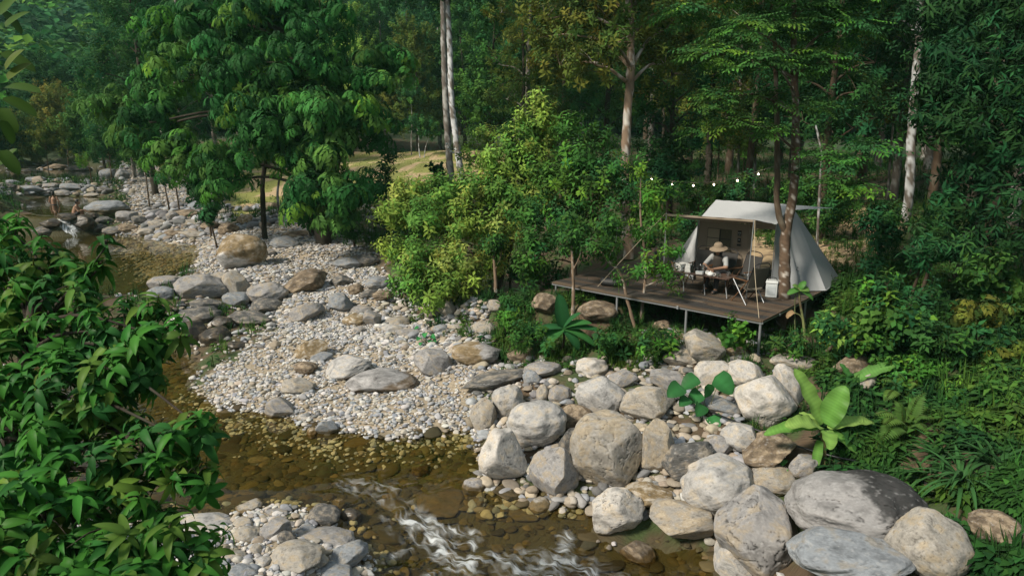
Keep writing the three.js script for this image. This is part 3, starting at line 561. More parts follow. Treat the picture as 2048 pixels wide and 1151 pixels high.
// ---------------------------------------------------------------- tent
const weave = noiseTex(128, (u, v) => { const g = .5 + .25 * Math.sin(u * 128 * 3.14) * Math.sin(v * 128 * 3.14) + .2 * torus(u, v, 8, 3); return [g, g, g]; });
{
  const T = thing('canvas_tent', 'pale grey canvas tent with front awning on the platform', 'tent', CORNER, TURN);
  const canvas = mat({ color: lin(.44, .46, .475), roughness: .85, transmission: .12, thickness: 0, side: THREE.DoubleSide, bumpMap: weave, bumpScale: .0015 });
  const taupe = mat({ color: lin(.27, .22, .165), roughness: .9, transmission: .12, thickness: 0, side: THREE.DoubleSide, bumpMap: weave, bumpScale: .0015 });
  const dark = solid(.014, .014, .015, { roughness: .7 });
  // a sheet stretched between four corners (a b along the top, d c along the bottom), sagging by f(u, v)
  const sheet = (name, a, b, c, d, m, f = () => 0, n = 26, parent = T) => {
    const pos = [], uv = [], idx = [], nn = b.clone().sub(a).cross(d.clone().sub(a)); if (nn.lengthSq() < 1e-6) nn.copy(b).sub(a).cross(c.clone().sub(a)); nn.normalize();
    for (let j = 0; j <= n; j++) for (let i = 0; i <= n; i++) { const u = i / n, v = j / n, p = a.clone().lerp(b, u).lerp(d.clone().lerp(c, u), v).addScaledVector(nn, f(u, v)); pos.push(p.x, p.y, p.z); uv.push(u * 2, v * 2); }
    for (let j = 0; j < n; j++) for (let i = 0; i < n; i++) { const k = j * (n + 1) + i; idx.push(k, k + n + 1, k + 1, k + 1, k + n + 1, k + n + 2); }
    const g = new THREE.BufferGeometry(); g.setAttribute('position', new THREE.Float32BufferAttribute(pos, 3)); g.setAttribute('uv', new THREE.Float32BufferAttribute(uv, 2)); g.setIndex(idx); g.computeVertexNormals(); return mesh(name, g, m, parent);
  };
  const sag = k => (u, v) => -k * Math.sin(u * 3.14) * Math.sin(v * 3.14) + .006 * N2(u * 5, v * 3 + k * 50);
  const E = loc(.86, 1.64, 2.6), EL = loc(2.85, 1.58, 2.6), RR = loc(1.05, 1.97, 3.95), RL = loc(3.05, 1.97, 3.95), BE = loc(1.5, 1.72, 5.0), BL = loc(3.2, 1.72, 5.2);
  sheet('roof', RR, RL, EL, E, canvas, sag(.035)); sheet('roof', RL, RR, BE, BL, canvas, sag(.035));
  const A0 = loc(.98, 1.83, 1.62), A1 = loc(3.25, 1.79, 1.62), LN = V(0, -.014, 0);
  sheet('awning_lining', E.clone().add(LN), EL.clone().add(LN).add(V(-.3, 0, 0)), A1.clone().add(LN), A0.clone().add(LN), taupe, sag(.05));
  sheet('awning', E.clone().add(V(0, .004, 0)), EL.clone().add(V(-.3, .004, 0)), A1, A0, canvas, sag(.05));
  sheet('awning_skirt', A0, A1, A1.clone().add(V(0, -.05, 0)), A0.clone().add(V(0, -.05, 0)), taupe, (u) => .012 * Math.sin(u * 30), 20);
  sheet('rear_awning', loc(1.5, 1.724, 5.0), loc(3.2, 1.724, 5.2), loc(3.2, 1.78, 6.0), loc(.52, 1.80, 5.6), canvas, sag(.03));
  // the wings that slope out to their pegs; creases run from the eave to the near peg
  const crease = (amp, seed) => (u, v) => amp * (Math.sin(u * 17 + v * 3 + seed) * .5 + Math.sin(u * 31 + seed * 2) * .25 + N2(u * 3 + seed, v * 2)) * v * Math.sin(Math.min(1, u * 1.05) * 3.14) - .02 * Math.sin(v * 3.14);
  const F = loc(.86, .02, 2.6), G = loc(-.1, .02, 3.6), H = loc(.02, .02, 5.1), FL = loc(2.9, .02, 2.6), GL = loc(4.15, .02, 3.6), HL = loc(4.03, .02, 5.1);
  const Fm = loc(.93, .1, 2.72);
  const hemmed = (a, b, c, d, seed) => sheet('wing', a, b, c, d, canvas, crease(.055, seed), 44);
  hemmed(E, RR, G, F, 1.3); hemmed(RR, RR.clone().add(V(.002, 0, 0)), H, G, 4.1); sheet('wing', RR, BE, H.clone().add(V(0, .004, 0)), H, canvas, sag(.02));
  hemmed(RL, EL, FL, GL, 2.2); hemmed(RL.clone().add(V(.002, 0, 0)), RL, GL, HL, 3.3); sheet('wing', BL, RL, HL, HL.clone().add(V(0, .004, 0)), canvas, sag(.02));
  const hem = [[F, G], [G, H], [RR, H], [E, RR], [FL, GL]]; for (const [a, b] of hem) mesh('hem', bar3(a, b, .009, .009, 6), canvas, T);
  // front wall with the window, its rolled edge and the doorway beside it
  const wallAt = (s, h) => loc(s, h, 2.62 + .05 * (1.72 - h));
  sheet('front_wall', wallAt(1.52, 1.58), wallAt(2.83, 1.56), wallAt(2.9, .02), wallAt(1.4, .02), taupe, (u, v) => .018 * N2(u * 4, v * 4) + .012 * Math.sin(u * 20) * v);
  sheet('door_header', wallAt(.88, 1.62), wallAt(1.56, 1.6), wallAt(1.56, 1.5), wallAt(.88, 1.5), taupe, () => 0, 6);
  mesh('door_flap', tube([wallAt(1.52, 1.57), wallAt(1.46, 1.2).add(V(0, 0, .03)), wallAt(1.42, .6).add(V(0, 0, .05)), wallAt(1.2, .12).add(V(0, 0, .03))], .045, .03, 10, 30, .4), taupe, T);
  const win = mesh('window', flatMerge([box(.62, .015, .01), box(.62, .015, .01), box(.015, .56, .01)].map((g, i) => g.translate(i === 2 ? .03 : 0, [.04, -.30, 0][i], 0))), dark, T);
  const wc = wallAt(2.27, 1.12); win.position.set(wc.x, wc.y, wc.z + .045); win.rotation.x = -.05;
  mesh('screen', box(.64, .56, .004, 0, 0, -.012), solid(.10, .085, .055, { roughness: .9 }), win);
  mesh('window_flap', rbox(.31, .5, .012, .005, -.15, .02, -.002), solid(.30, .25, .18, { roughness: .9 }), win);
  mesh('flap_corner', rbox(.6, .07, .012, .005, 0, -.31, .004), solid(.055, .045, .03), win).rotation.z = -.12;
  // three small black badges on the wall by the doorway
  const bx0 = wallAt(1.74, 1.14);
  for (const [dy, w, h] of [[.2, .09, .13], [.03, .08, .11], [-.09, .10, .05]]) {
    const b = mesh('badge', rbox(w, h, .006, .002, bx0.x, bx0.y + dy, bx0.z + .045), dark, T);
    if (h > .1) mesh('badge_mark', flatMerge([new THREE.CircleGeometry(.018, 12).translate(bx0.x - (dy > .1 ? .018 : 0), bx0.y + dy + .01, bx0.z + .0495), ...(dy > .1 ? [new THREE.CircleGeometry(.018, 12).translate(bx0.x + .02, bx0.y + dy + .01, bx0.z + .0495), box(.05, .01, .001, bx0.x, bx0.y + dy - .035, bx0.z + .049)] : [])]), solid(.35, .35, .34), b);
  }
  // rear wall left open towards the path
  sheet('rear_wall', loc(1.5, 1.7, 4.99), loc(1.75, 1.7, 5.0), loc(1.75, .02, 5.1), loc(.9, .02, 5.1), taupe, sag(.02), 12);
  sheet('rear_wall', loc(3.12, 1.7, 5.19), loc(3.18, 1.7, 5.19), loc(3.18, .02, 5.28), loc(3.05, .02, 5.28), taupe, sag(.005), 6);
  // poles, guy rope, a vent and a script mark on the wing
  mesh('awning_pole', flatMerge([bar3(loc(1.04, .0, 1.62), loc(1.0, 1.84, 1.62), .014, .012, 10), rbox(.035, .05, .035, .006, -1.04, .55, -1.62)]), steel, T);
  mesh('awning_pole', flatMerge([bar3(loc(3.22, .0, 1.62), loc(3.22, 1.8, 1.62), .014, .012, 10)]), steel, T);
  mesh('ridge_pole', flatMerge([bar3(RR.clone().add(V(0, -.03, 0)), RL.clone().add(V(0, -.03, 0)), .014)]), steel, T);
  for (const [a, b] of [[E, F], [EL, FL], [BE, loc(1.5, 0, 5.0)], [BL, loc(3.2, 0, 5.2)]]) mesh('frame_pole', bar3(a.clone().add(V(0, -.02, 0)), b, .012), steel, T);
  mesh('guy_rope', tube([A0.clone(), loc(.62, .92, .92), loc(.12, .0, .14)], .006, .006, 6), solid(.45, .38, .27), T);
  mesh('guy_rope', tube([A1.clone(), loc(3.8, .9, 1.0), loc(4.3, 0, .3)], .005, .005, 6), solid(.45, .38, .27), T);
  mesh('cord_bundle', merge([tube([loc(1.25, 1.7, 2.3), loc(1.32, 1.62, 2.2), loc(1.22, 1.6, 2.05), loc(1.12, 1.72, 1.8)], .012, .008, 6), tube([loc(1.28, 1.66, 2.25), loc(1.18, 1.55, 2.2), loc(1.05, 1.74, 1.75)], .01, .008, 6)]), solid(.35, .19, .06), T);
  mesh('vent_hood', rbox(.02, .05, .16, .008, -.82, 1.68, -3.3), canvas, T).rotation.x = .1;
  const mk = V(-.42, .52, -3.02); mesh('script_mark', merge([tube([mk.clone().add(V(-.06, 0, -.08)), mk.clone().add(V(-.02, .02, -.03)), mk.clone().add(V(.04, 0, .02)), mk.clone().add(V(.06, .01, .08))], .005, .004, 5), tube([mk.clone().add(V(-.02, .04, -.04)), mk.clone().add(V(0, .10, 0)), mk.clone().add(V(.02, .07, .03))], .005, .004, 5)]), dark, T);
}

// ---------------------------------------------------------------- camp furniture
const ply = solid(.13, .062, .027, { roughness: .5 }), sling = solid(.105, .092, .072, { roughness: .92 }), slingDark = solid(.035, .034, .033, { roughness: .92 });
function campChair(fabric) {
  const c = new THREE.Group();
  const slab = (w, h, d) => { const g = new THREE.BoxGeometry(w, h, d, 8, 1, 8), p = g.attributes.position; for (let i = 0; i < p.count; i++) p.setY(i, p.getY(i) - .035 * Math.cos(p.getX(i) / w * 3.14)); g.computeVertexNormals(); return g; };
  const seat = mesh('seat', slab(.46, .014, .44).rotateX(-.12).translate(0, .36, .02), fabric, c); seat.castShadow = true;
  mesh('backrest', slab(.46, .014, .50).rotateX(-Math.PI / 2 + .32).rotateY(Math.PI).translate(0, .62, -.285), fabric, c);
  for (const x of [-1, 1]) {
    mesh('leg', bar3(V(.25 * x, 0, .24), V(.25 * x, .58, -.26), .013, .013, 8), ply, c);
    mesh('leg', bar3(V(.262 * x, 0, -.24), V(.262 * x, .52, .22), .013, .013, 8), steel, c);
    mesh('armrest', rbox(.045, .018, .46, .008, .255 * x, .54, 0), ply, c);
    mesh('back_post', bar3(V(.245 * x, .36, -.18), V(.245 * x, .88, -.37), .011, .011, 8), darkSteel, c);
  }
  mesh('back_hoop', tube([V(-.245, .86, -.365), V(-.18, .93, -.385), V(0, .955, -.39), V(.18, .93, -.385), V(.245, .86, -.365)], .011, .011, 7), darkSteel, c);
  mesh('stretcher', merge([bar3(V(-.25, .2, .07), V(.25, .2, .07), .009), bar3(V(-.25, .30, -.02), V(.25, .30, -.02), .009)]), darkSteel, c);
  return c;
}
const chairProto = { tan: campChair(sling), dark: campChair(slingDark) };
function chair(s, q, face, kind, label) {                                                  // face: compass turn in the platform's own axes
  const o = chairProto[kind].clone(); o.name = numbered('camp_chair'); o.position.copy(plat(s, .002, q)); o.rotation.y = TURN + face; scene.add(o);
  return tag(o, label, 'chair', 'camp chairs round the low table');
}
chair(.88, 1.32, -2.0, 'tan', 'folding camp chair in front of the tree trunk, back to the trunk');
chair(2.5, 2.1, 0, 'dark', 'dark camp chair behind the table below the tent window');
chair(1.38, 2.12, -.35, 'dark', 'dark camp chair behind the table beside the awning pole');
chair(2.98, 1.55, 1.3, 'dark', 'dark camp chair at the bush end of the table');
chair(1.93, 2.12, 0, 'dark', 'camp chair under the person in the sun hat');
{
  const t = thing('low_table', 'low dark folding camp table with crossed legs', 'table', plat(2.05, .002, 1.5), TURN), R = rng(5);
  for (let i = 0; i < 9; i++) mesh('slat', rbox(1.42, .014, .062, .004, 0, .46, -.28 + i * .07), solid(.05 + R() * .02, .032, .02, { roughness: .45 }), t);
  for (const x of [-.55, 0, .55]) for (const k of [-1, 1]) mesh('leg', bar3(V(x - .16 * k, 0, -.25 * k), V(x + .16 * k, .452, .25 * k), .013, .013, 8), k > 0 ? ply : steel, t);
  mesh('rail', merge([bar3(V(-.7, .445, -.24), V(.7, .445, -.24), .01), bar3(V(-.7, .445, .24), V(.7, .445, .24), .01)]), darkSteel, t);
}
const onTable = (s, q) => plat(s, .471, q), white = solid(.72, .72, .70, { roughness: .35 });
const lathe = (pts, seg = 20) => new THREE.LatheGeometry(pts.map(([x, y]) => new THREE.Vector2(x, y)), seg);
{
  const o = thing('white_stove', 'white gas stove box with two dark slots on the table', 'stove', onTable(2.62, 1.42), TURN - .2);
  mesh('body', rbox(.17, .17, .26, .02, 0, .085, 0), white, o); for (const y of [.055, .12]) mesh('slot', rbox(.012, .035, .17, .005, -.0, y, .128).rotateY(0), darkSteel, o).rotation.y = 0;
  mesh('lid', rbox(.2, .012, .28, .005, 0, .177, 0), white, o); mesh('knob', new THREE.CylinderGeometry(.016, .018, .02, 12).rotateZ(1.57).translate(.094, .08, .05), darkSteel, o);
  const b = thing('paper_bag', 'crumpled white paper bag beside the stove', 'bag', onTable(2.42, 1.38), TURN); const bg = new THREE.BoxGeometry(.15, .19, .09, 6, 8, 4); { const p = bg.attributes.position; for (let i = 0; i < p.count; i++) { const k = 1 - .25 * (p.getY(i) + .095) / .19; p.setXYZ(i, p.getX(i) * k + .008 * N3(p.getX(i) * 30, p.getY(i) * 30, 1), p.getY(i) + .006 * N3(p.getX(i) * 25, 4, p.getZ(i) * 30), p.getZ(i) * k + .008 * N3(2, p.getY(i) * 30, p.getX(i) * 30)); } bg.translate(0, .095, 0); bg.computeVertexNormals(); } mesh('sack', bg, white, b); mesh('fold', rbox(.12, .02, .05, .006, 0, .192, 0), white, b);
  const k = thing('steel_jug', 'tall polished steel jug standing on the table', 'jug', onTable(2.13, 1.55), TURN); const shiny = solid(.62, .63, .64, { metalness: 1, roughness: .22 });
  mesh('body', lathe([[0, 0], [.055, 0], [.06, .01], [.052, .12], [.05, .17], [.056, .18], [.05, .18], [.046, .02], [0, .015]]), shiny, k); mesh('handle', tube([V(.05, .15, 0), V(.1, .14, 0), V(.1, .06, 0), V(.055, .04, 0)], .006, .006, 6), shiny, k); mesh('spout', bar3(V(-.045, .15, 0), V(-.085, .185, 0), .014, .008), shiny, k);
  const f = thing('food_container', 'white lidded food container lying on the table', 'container', onTable(2.08, 1.3), TURN + .2); mesh('tub', rbox(.17, .06, .12, .015, 0, .03, 0), white, f); mesh('lid', rbox(.18, .015, .13, .006, 0, .068, 0), solid(.55, .6, .62, { roughness: .3 }), f);
  const c = thing('teapot', 'small white teapot with lid on the table front', 'teapot', onTable(1.8, 1.27), TURN);
  mesh('body', lathe([[0, 0], [.05, 0], [.08, .03], [.082, .06], [.06, .095], [.035, .1], [0, .1]]), white, c); const ld = mesh('lid', lathe([[0, .125], [.012, .123], [.014, .112], [.038, .104], [.04, .1], [0, .1]]), white, c); ld.castShadow = true; mesh('spout', tube([V(-.07, .04, 0), V(-.11, .06, 0), V(-.125, .095, 0)], .018, .01, 8), white, c); mesh('handle', tube([V(.07, .08, 0), V(.125, .08, 0), V(.12, .03, 0), V(.075, .025, 0)], .007, .007, 6), white, c);
  const cup = (s, q, m, label) => { const u = thing('mug', label, 'mug', onTable(s, q), TURN + R0() * 3); mesh('bowl', lathe([[0, 0], [.035, 0], [.04, .01], [.042, .085], [.039, .085], [.036, .012], [0, .01]], 16), m, u); mesh('handle', tube([V(.04, .07, 0), V(.065, .065, 0), V(.065, .03, 0), V(.04, .02, 0)], .005, .005, 6), m, u); };
  cup(1.95, 1.42, white, 'white mug between the jug and the teapot'); cup(1.62, 1.3, shiny, 'steel mug at the chair end of the table'); cup(1.5, 1.6, shiny, 'steel mug near the awning pole');
  const kt = thing('black_kettle', 'black kettle with a looped handle on the table', 'kettle', onTable(2.28, 1.6), TURN + .6), blk = solid(.02, .02, .021, { roughness: .4 });
  mesh('body', lathe([[0, 0], [.075, 0], [.085, .03], [.07, .1], [.03, .125], [.012, .13], [.012, .145], [0, .147]]), blk, kt); mesh('handle', tube([V(-.06, .1, 0), V(-.05, .2, 0), V(.05, .2, 0), V(.06, .1, 0)], .007, .007, 6), blk, kt); mesh('spout', bar3(V(.07, .07, 0), V(.13, .12, 0), .016, .009), blk, kt);
  const lamp = thing('bottle', 'dark glass bottle beside the black kettle', 'bottle', onTable(2.32, 1.38), TURN); mesh('glass', lathe([[0, 0], [.034, 0], [.036, .01], [.036, .14], [.013, .19], [.013, .24], [0, .24]], 16), solid(.015, .02, .015, { roughness: .15 }), lamp); mesh('cap', new THREE.CylinderGeometry(.015, .015, .02, 12).translate(0, .25, 0), blk, lamp);
}
{
  const o = thing('cooler_box', 'pale blue grey cooler box beside the trunk', 'cooler', plat(.68, .002, 2.2), TURN + .3), m = solid(.50, .54, .55, { roughness: .5 });
  mesh('body', rbox(.26, .32, .3, .02, 0, .16, 0), m, o); mesh('lid', rbox(.275, .06, .315, .02, 0, .352, 0), solid(.58, .61, .61, { roughness: .5 }), o);
  mesh('panel', rbox(.18, .2, .008, .003, 0, .16, .152), solid(.40, .44, .46), o); mesh('handle', tube([V(-.11, .36, .0), V(-.07, .44, .0), V(.07, .44, 0), V(.11, .36, 0)], .009, .009, 7), darkSteel, o);
  const b = thing('black_bag', 'black duffel bag lying on the empty platform end', 'bag', plat(4.1, .002, .55), TURN + .3);
  const g = new THREE.CapsuleGeometry(.11, .32, 8, 16).rotateZ(1.5708).scale(1, .9, 1).translate(0, .1, 0), p = g.attributes.position; for (let i = 0; i < p.count; i++) p.setY(i, Math.max(0, p.getY(i) * (1 + .2 * N3(p.getX(i) * 8, 1, p.getZ(i) * 8)))); g.computeVertexNormals();
  mesh('sack', g, solid(.012, .013, .014, { roughness: .6 }), b); mesh('strap', tube([V(-.12, .18, 0), V(-.05, .27, .02), V(.06, .27, .02), V(.13, .18, 0)], .009, .009, 6), solid(.02, .02, .02), b);
}

// ---------------------------------------------------------------- people
// bones: [from, to, radius, radius], joined smoothly into one skin
function skin(bones, cell, blend = .035) {
  const lo = V(9e9, 9e9, 9e9), hi = V(-9e9, -9e9, -9e9);
  for (const [a, b, r, s] of bones) for (const [p, k] of [[a, r], [b, s]]) { lo.min(p.clone().addScalar(-k)); hi.max(p.clone().addScalar(k)); }
  lo.addScalar(-.05); hi.addScalar(.05);
  const size = Math.max(hi.x - lo.x, hi.y - lo.y, hi.z - lo.z), res = Math.min(110, Math.ceil(size / cell)), mid = lo.clone().add(hi).multiplyScalar(.5);
  const mc = new MarchingCubes(res, new THREE.MeshBasicMaterial(), false, false, 160000); mc.isolation = 0;
  const p = V(), ab = V(), ap = V(), half = res / 2;
  for (let k = 0; k < res; k++) for (let j = 0; j < res; j++) for (let i = 0; i < res; i++) {
    p.set((i - half) / half, (j - half) / half, (k - half) / half).multiplyScalar(size / 2).add(mid);
    let d = 1e3;
    for (const [a, b, r, s] of bones) {
      ab.copy(b).sub(a); ap.copy(p).sub(a); const t = clamp(ap.dot(ab) / Math.max(1e-8, ab.lengthSq())), e = ap.addScaledVector(ab, -t).length() - lerp(r, s, t);
      const h = clamp(.5 + .5 * (d - e) / blend); d = lerp(d, e, h) - blend * h * (1 - h);
    }
    mc.field[k * res * res + j * res + i] = -d;
  }
  mc.update();
  const n = mc.count, pos = new Float32Array(mc.positionArray.slice(0, n * 3));
  for (let i = 0; i < n; i++) { pos[i * 3] = pos[i * 3] * size / 2 + mid.x; pos[i * 3 + 1] = pos[i * 3 + 1] * size / 2 + mid.y; pos[i * 3 + 2] = pos[i * 3 + 2] * size / 2 + mid.z; }
  let g = new THREE.BufferGeometry(); g.setAttribute('position', new THREE.BufferAttribute(pos, 3)); g = mergeVertices(g, 1e-4); g.computeVertexNormals(); return g;
}
function hand(w, dir, palm, side) {                                                        // wrist, pointing direction, palm normal, +1 or -1 for the thumb's side
  const ac = dir.clone().cross(palm).normalize(), B = [], at = (f, s, d = 0) => w.clone().addScaledVector(dir, f).addScaledVector(ac, s).addScaledVector(palm, d);
  for (const s of [-.026, 0, .026]) B.push([at(0, s * .6), at(.08, s), .017, .014]);
  [[.03, .07], [.01, .082], [-.01, .076], [-.03, .06]].forEach(([s, L]) => { B.push([at(.08, s), at(.08 + L * .55, s * 1.1, .008), .0088, .0082], [at(.08 + L * .55, s * 1.1, .008), at(.08 + L * .9, s * 1.1, .034), .0082, .0072]); });
  B.push([at(.02, .028 * side), at(.055, .058 * side, .012), .011, .010], [at(.055, .058 * side, .012), at(.09, .064 * side, .026), .0095, .0085]);
  return skin(B, .0055, .008);
}
function headGeo(c, f, r = .098) {                                                        // centre, facing direction
  const s = f.clone().cross(Y).normalize(), u = s.clone().cross(f).normalize(), at = (x, y, z) => c.clone().addScaledVector(s, x).addScaledVector(u, y).addScaledVector(f, z);
  return skin([[at(0, .045, -.02), at(0, .035, .0), r * .88, r * .84], [at(0, -.03, .02), at(0, -.075, .045), r * .70, r * .48], [at(0, .012, .085), at(0, -.02, .105), .012, .017],
    [at(-.022, -.055, .082), at(.022, -.055, .082), .012, .012], [at(-.034, .022, .068), at(.034, .022, .068), .016, .016], [at(-.085, .01, -.01), at(-.09, -.02, -.005), .014, .012], [at(.085, .01, -.01), at(.09, -.02, -.005), .014, .012]], .008, .02);
}
const skinM = solid(.28, .16, .1, { roughness: .6 }), hairM = solid(.008, .007, .007, { roughness: .55 });
const eyesAt = (c, f, parent) => { const s = f.clone().cross(Y).normalize(); for (const x of [-.034, .034]) mesh('eye', new THREE.SphereGeometry(.009, 8, 6).translate(...c.clone().addScaledVector(s, x).addScaledVector(Y, .015).addScaledVector(f, .083).toArray()), hairM, parent); };
{ // the person at the table: seated, facing the viewer, one arm over the table
  const o = thing('person', 'seated person in wide sun hat and white sleeved top reaching over the table', 'person', plat(1.93, .002, 2.02), TURN);
  const hip = V(0, .45, -.02), chest = V(0, .72, .05), neck = V(0, .88, .09), hc = V(0, 1.0, .13), f = V(.05, -.3, 1).normalize(), elL = V(-.27, .62, .25), wrL = V(-.06, .56, .40), elR = V(.27, .62, .22), wrR = V(.02, .57, .42);
  const body = mesh('body', merge([skin([[hip, chest, .13, .125], [chest, neck, .1, .05], [neck, hc, .048, .05], [V(-.17, .82, .06), elL, .048, .04], [elL, wrL, .04, .026], [V(.17, .82, .06), elR, .048, .04], [elR, wrR, .04, .026], [V(-.1, .42, 0), V(-.13, .45, .36), .085, .06], [V(-.13, .45, .36), V(-.13, .09, .42), .055, .038], [V(.1, .42, 0), V(.13, .45, .36), .085, .06], [V(.13, .45, .36), V(.13, .09, .42), .055, .038], [V(-.13, .06, .4), V(-.13, .04, .55), .04, .034], [V(.13, .06, .4), V(.13, .04, .55), .04, .034]], .0135), headGeo(hc, f), hand(wrL, V(.75, -.1, .62).normalize(), V(0, -1, 0), 1), hand(wrR, V(-.8, -.1, .5).normalize(), V(0, -1, 0), -1)]), skinM, o);
  eyesAt(hc, f, body);
  mesh('shirt', skin([[V(0, .42, -.02), chest, .143, .139], [chest, V(0, .84, .08), .115, .075], [V(-.17, .815, .06), elL.clone().lerp(V(-.17, .82, .06), .15), .062, .056], [V(.17, .815, .06), elR.clone().lerp(V(.17, .82, .06), .15), .062, .056]], .014), solid(.33, .34, .335, { roughness: .9 }), o);
  mesh('apron', skin([[V(0, .46, .05), V(0, .78, .1), .14, .12]], .016), solid(.05, .042, .034, { roughness: .9 }), o);
  mesh('trousers', skin([[V(-.09, .41, -.02), V(.09, .41, -.02), .115, .115], [V(-.1, .42, 0), V(-.13, .45, .36), .097, .074], [V(-.13, .45, .36), V(-.13, .14, .41), .068, .056], [V(.1, .42, 0), V(.13, .45, .36), .097, .074], [V(.13, .45, .36), V(.13, .14, .41), .068, .056]], .015), solid(.035, .035, .04, { roughness: .9 }), o);
  mesh('hair', skin([[hc.clone().add(V(0, .05, -.03)), hc.clone().add(V(0, -.06, -.06)), .1, .075], [hc.clone().add(V(-.06, 0, -.02)), hc.clone().add(V(-.075, -.12, .0)), .045, .03], [hc.clone().add(V(.06, 0, -.02)), hc.clone().add(V(.075, -.12, .0)), .045, .03]], .012), hairM, o);
  const hat = mesh('hat', lathe([[0, .115], [.07, .11], [.095, .085], [.105, .02], [.12, .005], [.21, -.035], [.213, -.03], [.12, .012], [.11, .03], [.1, .09], [.07, .118], [0, .124]], 28), solid(.23, .18, .125, { roughness: .95 }), o);
  hat.position.copy(hc).add(V(0, .055, -.005)); hat.rotation.x = .22;
  for (const x of [-.13, .13]) mesh('shoe', skin([[V(x, .045, .38), V(x, .038, .54), .05, .043]], .012), solid(.05, .05, .05), o);
}
{ // bather sitting on the rock by the little fall, seen from the side
  const p = hit(147, 431, .1).p, o = thing('person', 'bare backed dark haired bather sitting on a rock by the fall', 'person', p.clone().setY(p.y - .12), .25);
  const hip = V(0, .12, 0), chest = V(.14, .5, 0), neck = V(.2, .66, 0), hc = V(.26, .80, 0), f = V(1, -.25, .1).normalize();
  const B = [[hip, chest, .135, .13], [chest, neck, .105, .05], [neck, hc, .05, .05]];
  for (const z of [-1, 1]) B.push([V(0, .1, .09 * z), V(.38, .36, .11 * z), .085, .06], [V(.38, .36, .11 * z), V(.42, -.05, .11 * z), .055, .036], [V(.4, -.06, .11 * z), V(.54, -.09, .11 * z), .036, .03], [V(.15, .58, .17 * z), V(.3, .36, .22 * z), .048, .038], [V(.3, .36, .22 * z), V(.47, .4, .1 * z), .036, .025]);
  const body = mesh('body', merge([skin(B, .0135), headGeo(hc, f), hand(V(.47, .4, .1), V(.8, -.3, -.5).normalize(), V(0, -1, 0), 1), hand(V(.47, .4, -.1), V(.8, -.3, .5).normalize(), V(0, -1, 0), -1)]), skinM, o); eyesAt(hc, f, body);
  mesh('hair', skin([[hc.clone().add(V(-.025, .055, 0)), hc.clone().add(V(-.05, -.02, 0)), .102, .085]], .012), hairM, o);
  mesh('shorts', skin([[V(-.01, .06, 0), V(.02, .2, 0), .15, .14], [V(0, .1, .09), V(.3, .31, .11), .098, .078], [V(0, .1, -.09), V(.3, .31, -.11), .098, .078]], .014), solid(.012, .012, .014), o);
}
{ // bather standing in the pool, seen from behind
  const p = atY(108, 409, L2), o = thing('person', 'bather standing waist deep in the pool with bare back', 'person', p.clone().setY(L2 - .92), .1);
  const chest = V(0, 1.22, 0), neck = V(0, 1.42, 0), hc = V(0, 1.56, -.02), f = V(.2, 0, -1).normalize(), B = [[V(0, .88, 0), chest, .13, .14], [chest, neck, .11, .052], [neck, hc, .05, .05]];
  for (const x of [-1, 1]) B.push([V(.09 * x, .86, 0), V(.1 * x, .46, 0), .085, .058], [V(.1 * x, .46, 0), V(.1 * x, .08, 0), .052, .036], [V(.1 * x, .06, 0), V(.1 * x, .03, -.15), .04, .034], [V(.18 * x, 1.36, 0), V(.26 * x, 1.1, -.02), .048, .038], [V(.26 * x, 1.1, -.02), V(.2 * x, .88, -.1), .036, .025]);
  mesh('body', merge([skin(B, .0155), headGeo(hc, f), hand(V(.2, .88, -.1), V(0, -1, -.2).normalize(), V(-1, 0, 0), 1), hand(V(-.2, .88, -.1), V(0, -1, -.2).normalize(), V(1, 0, 0), -1)]), skinM, o);
  mesh('hair', skin([[hc.clone().add(V(0, .055, .02)), hc.clone().add(V(0, -.04, .05)), .1, .08]], .012), hairM, o);
  mesh('shorts', skin([[V(0, .8, 0), V(0, .92, 0), .145, .138], [V(.09, .84, 0), V(.1, .52, 0), .1, .082], [V(-.09, .84, 0), V(-.1, .52, 0), .1, .082]], .014), solid(.03, .03, .04), o);
}

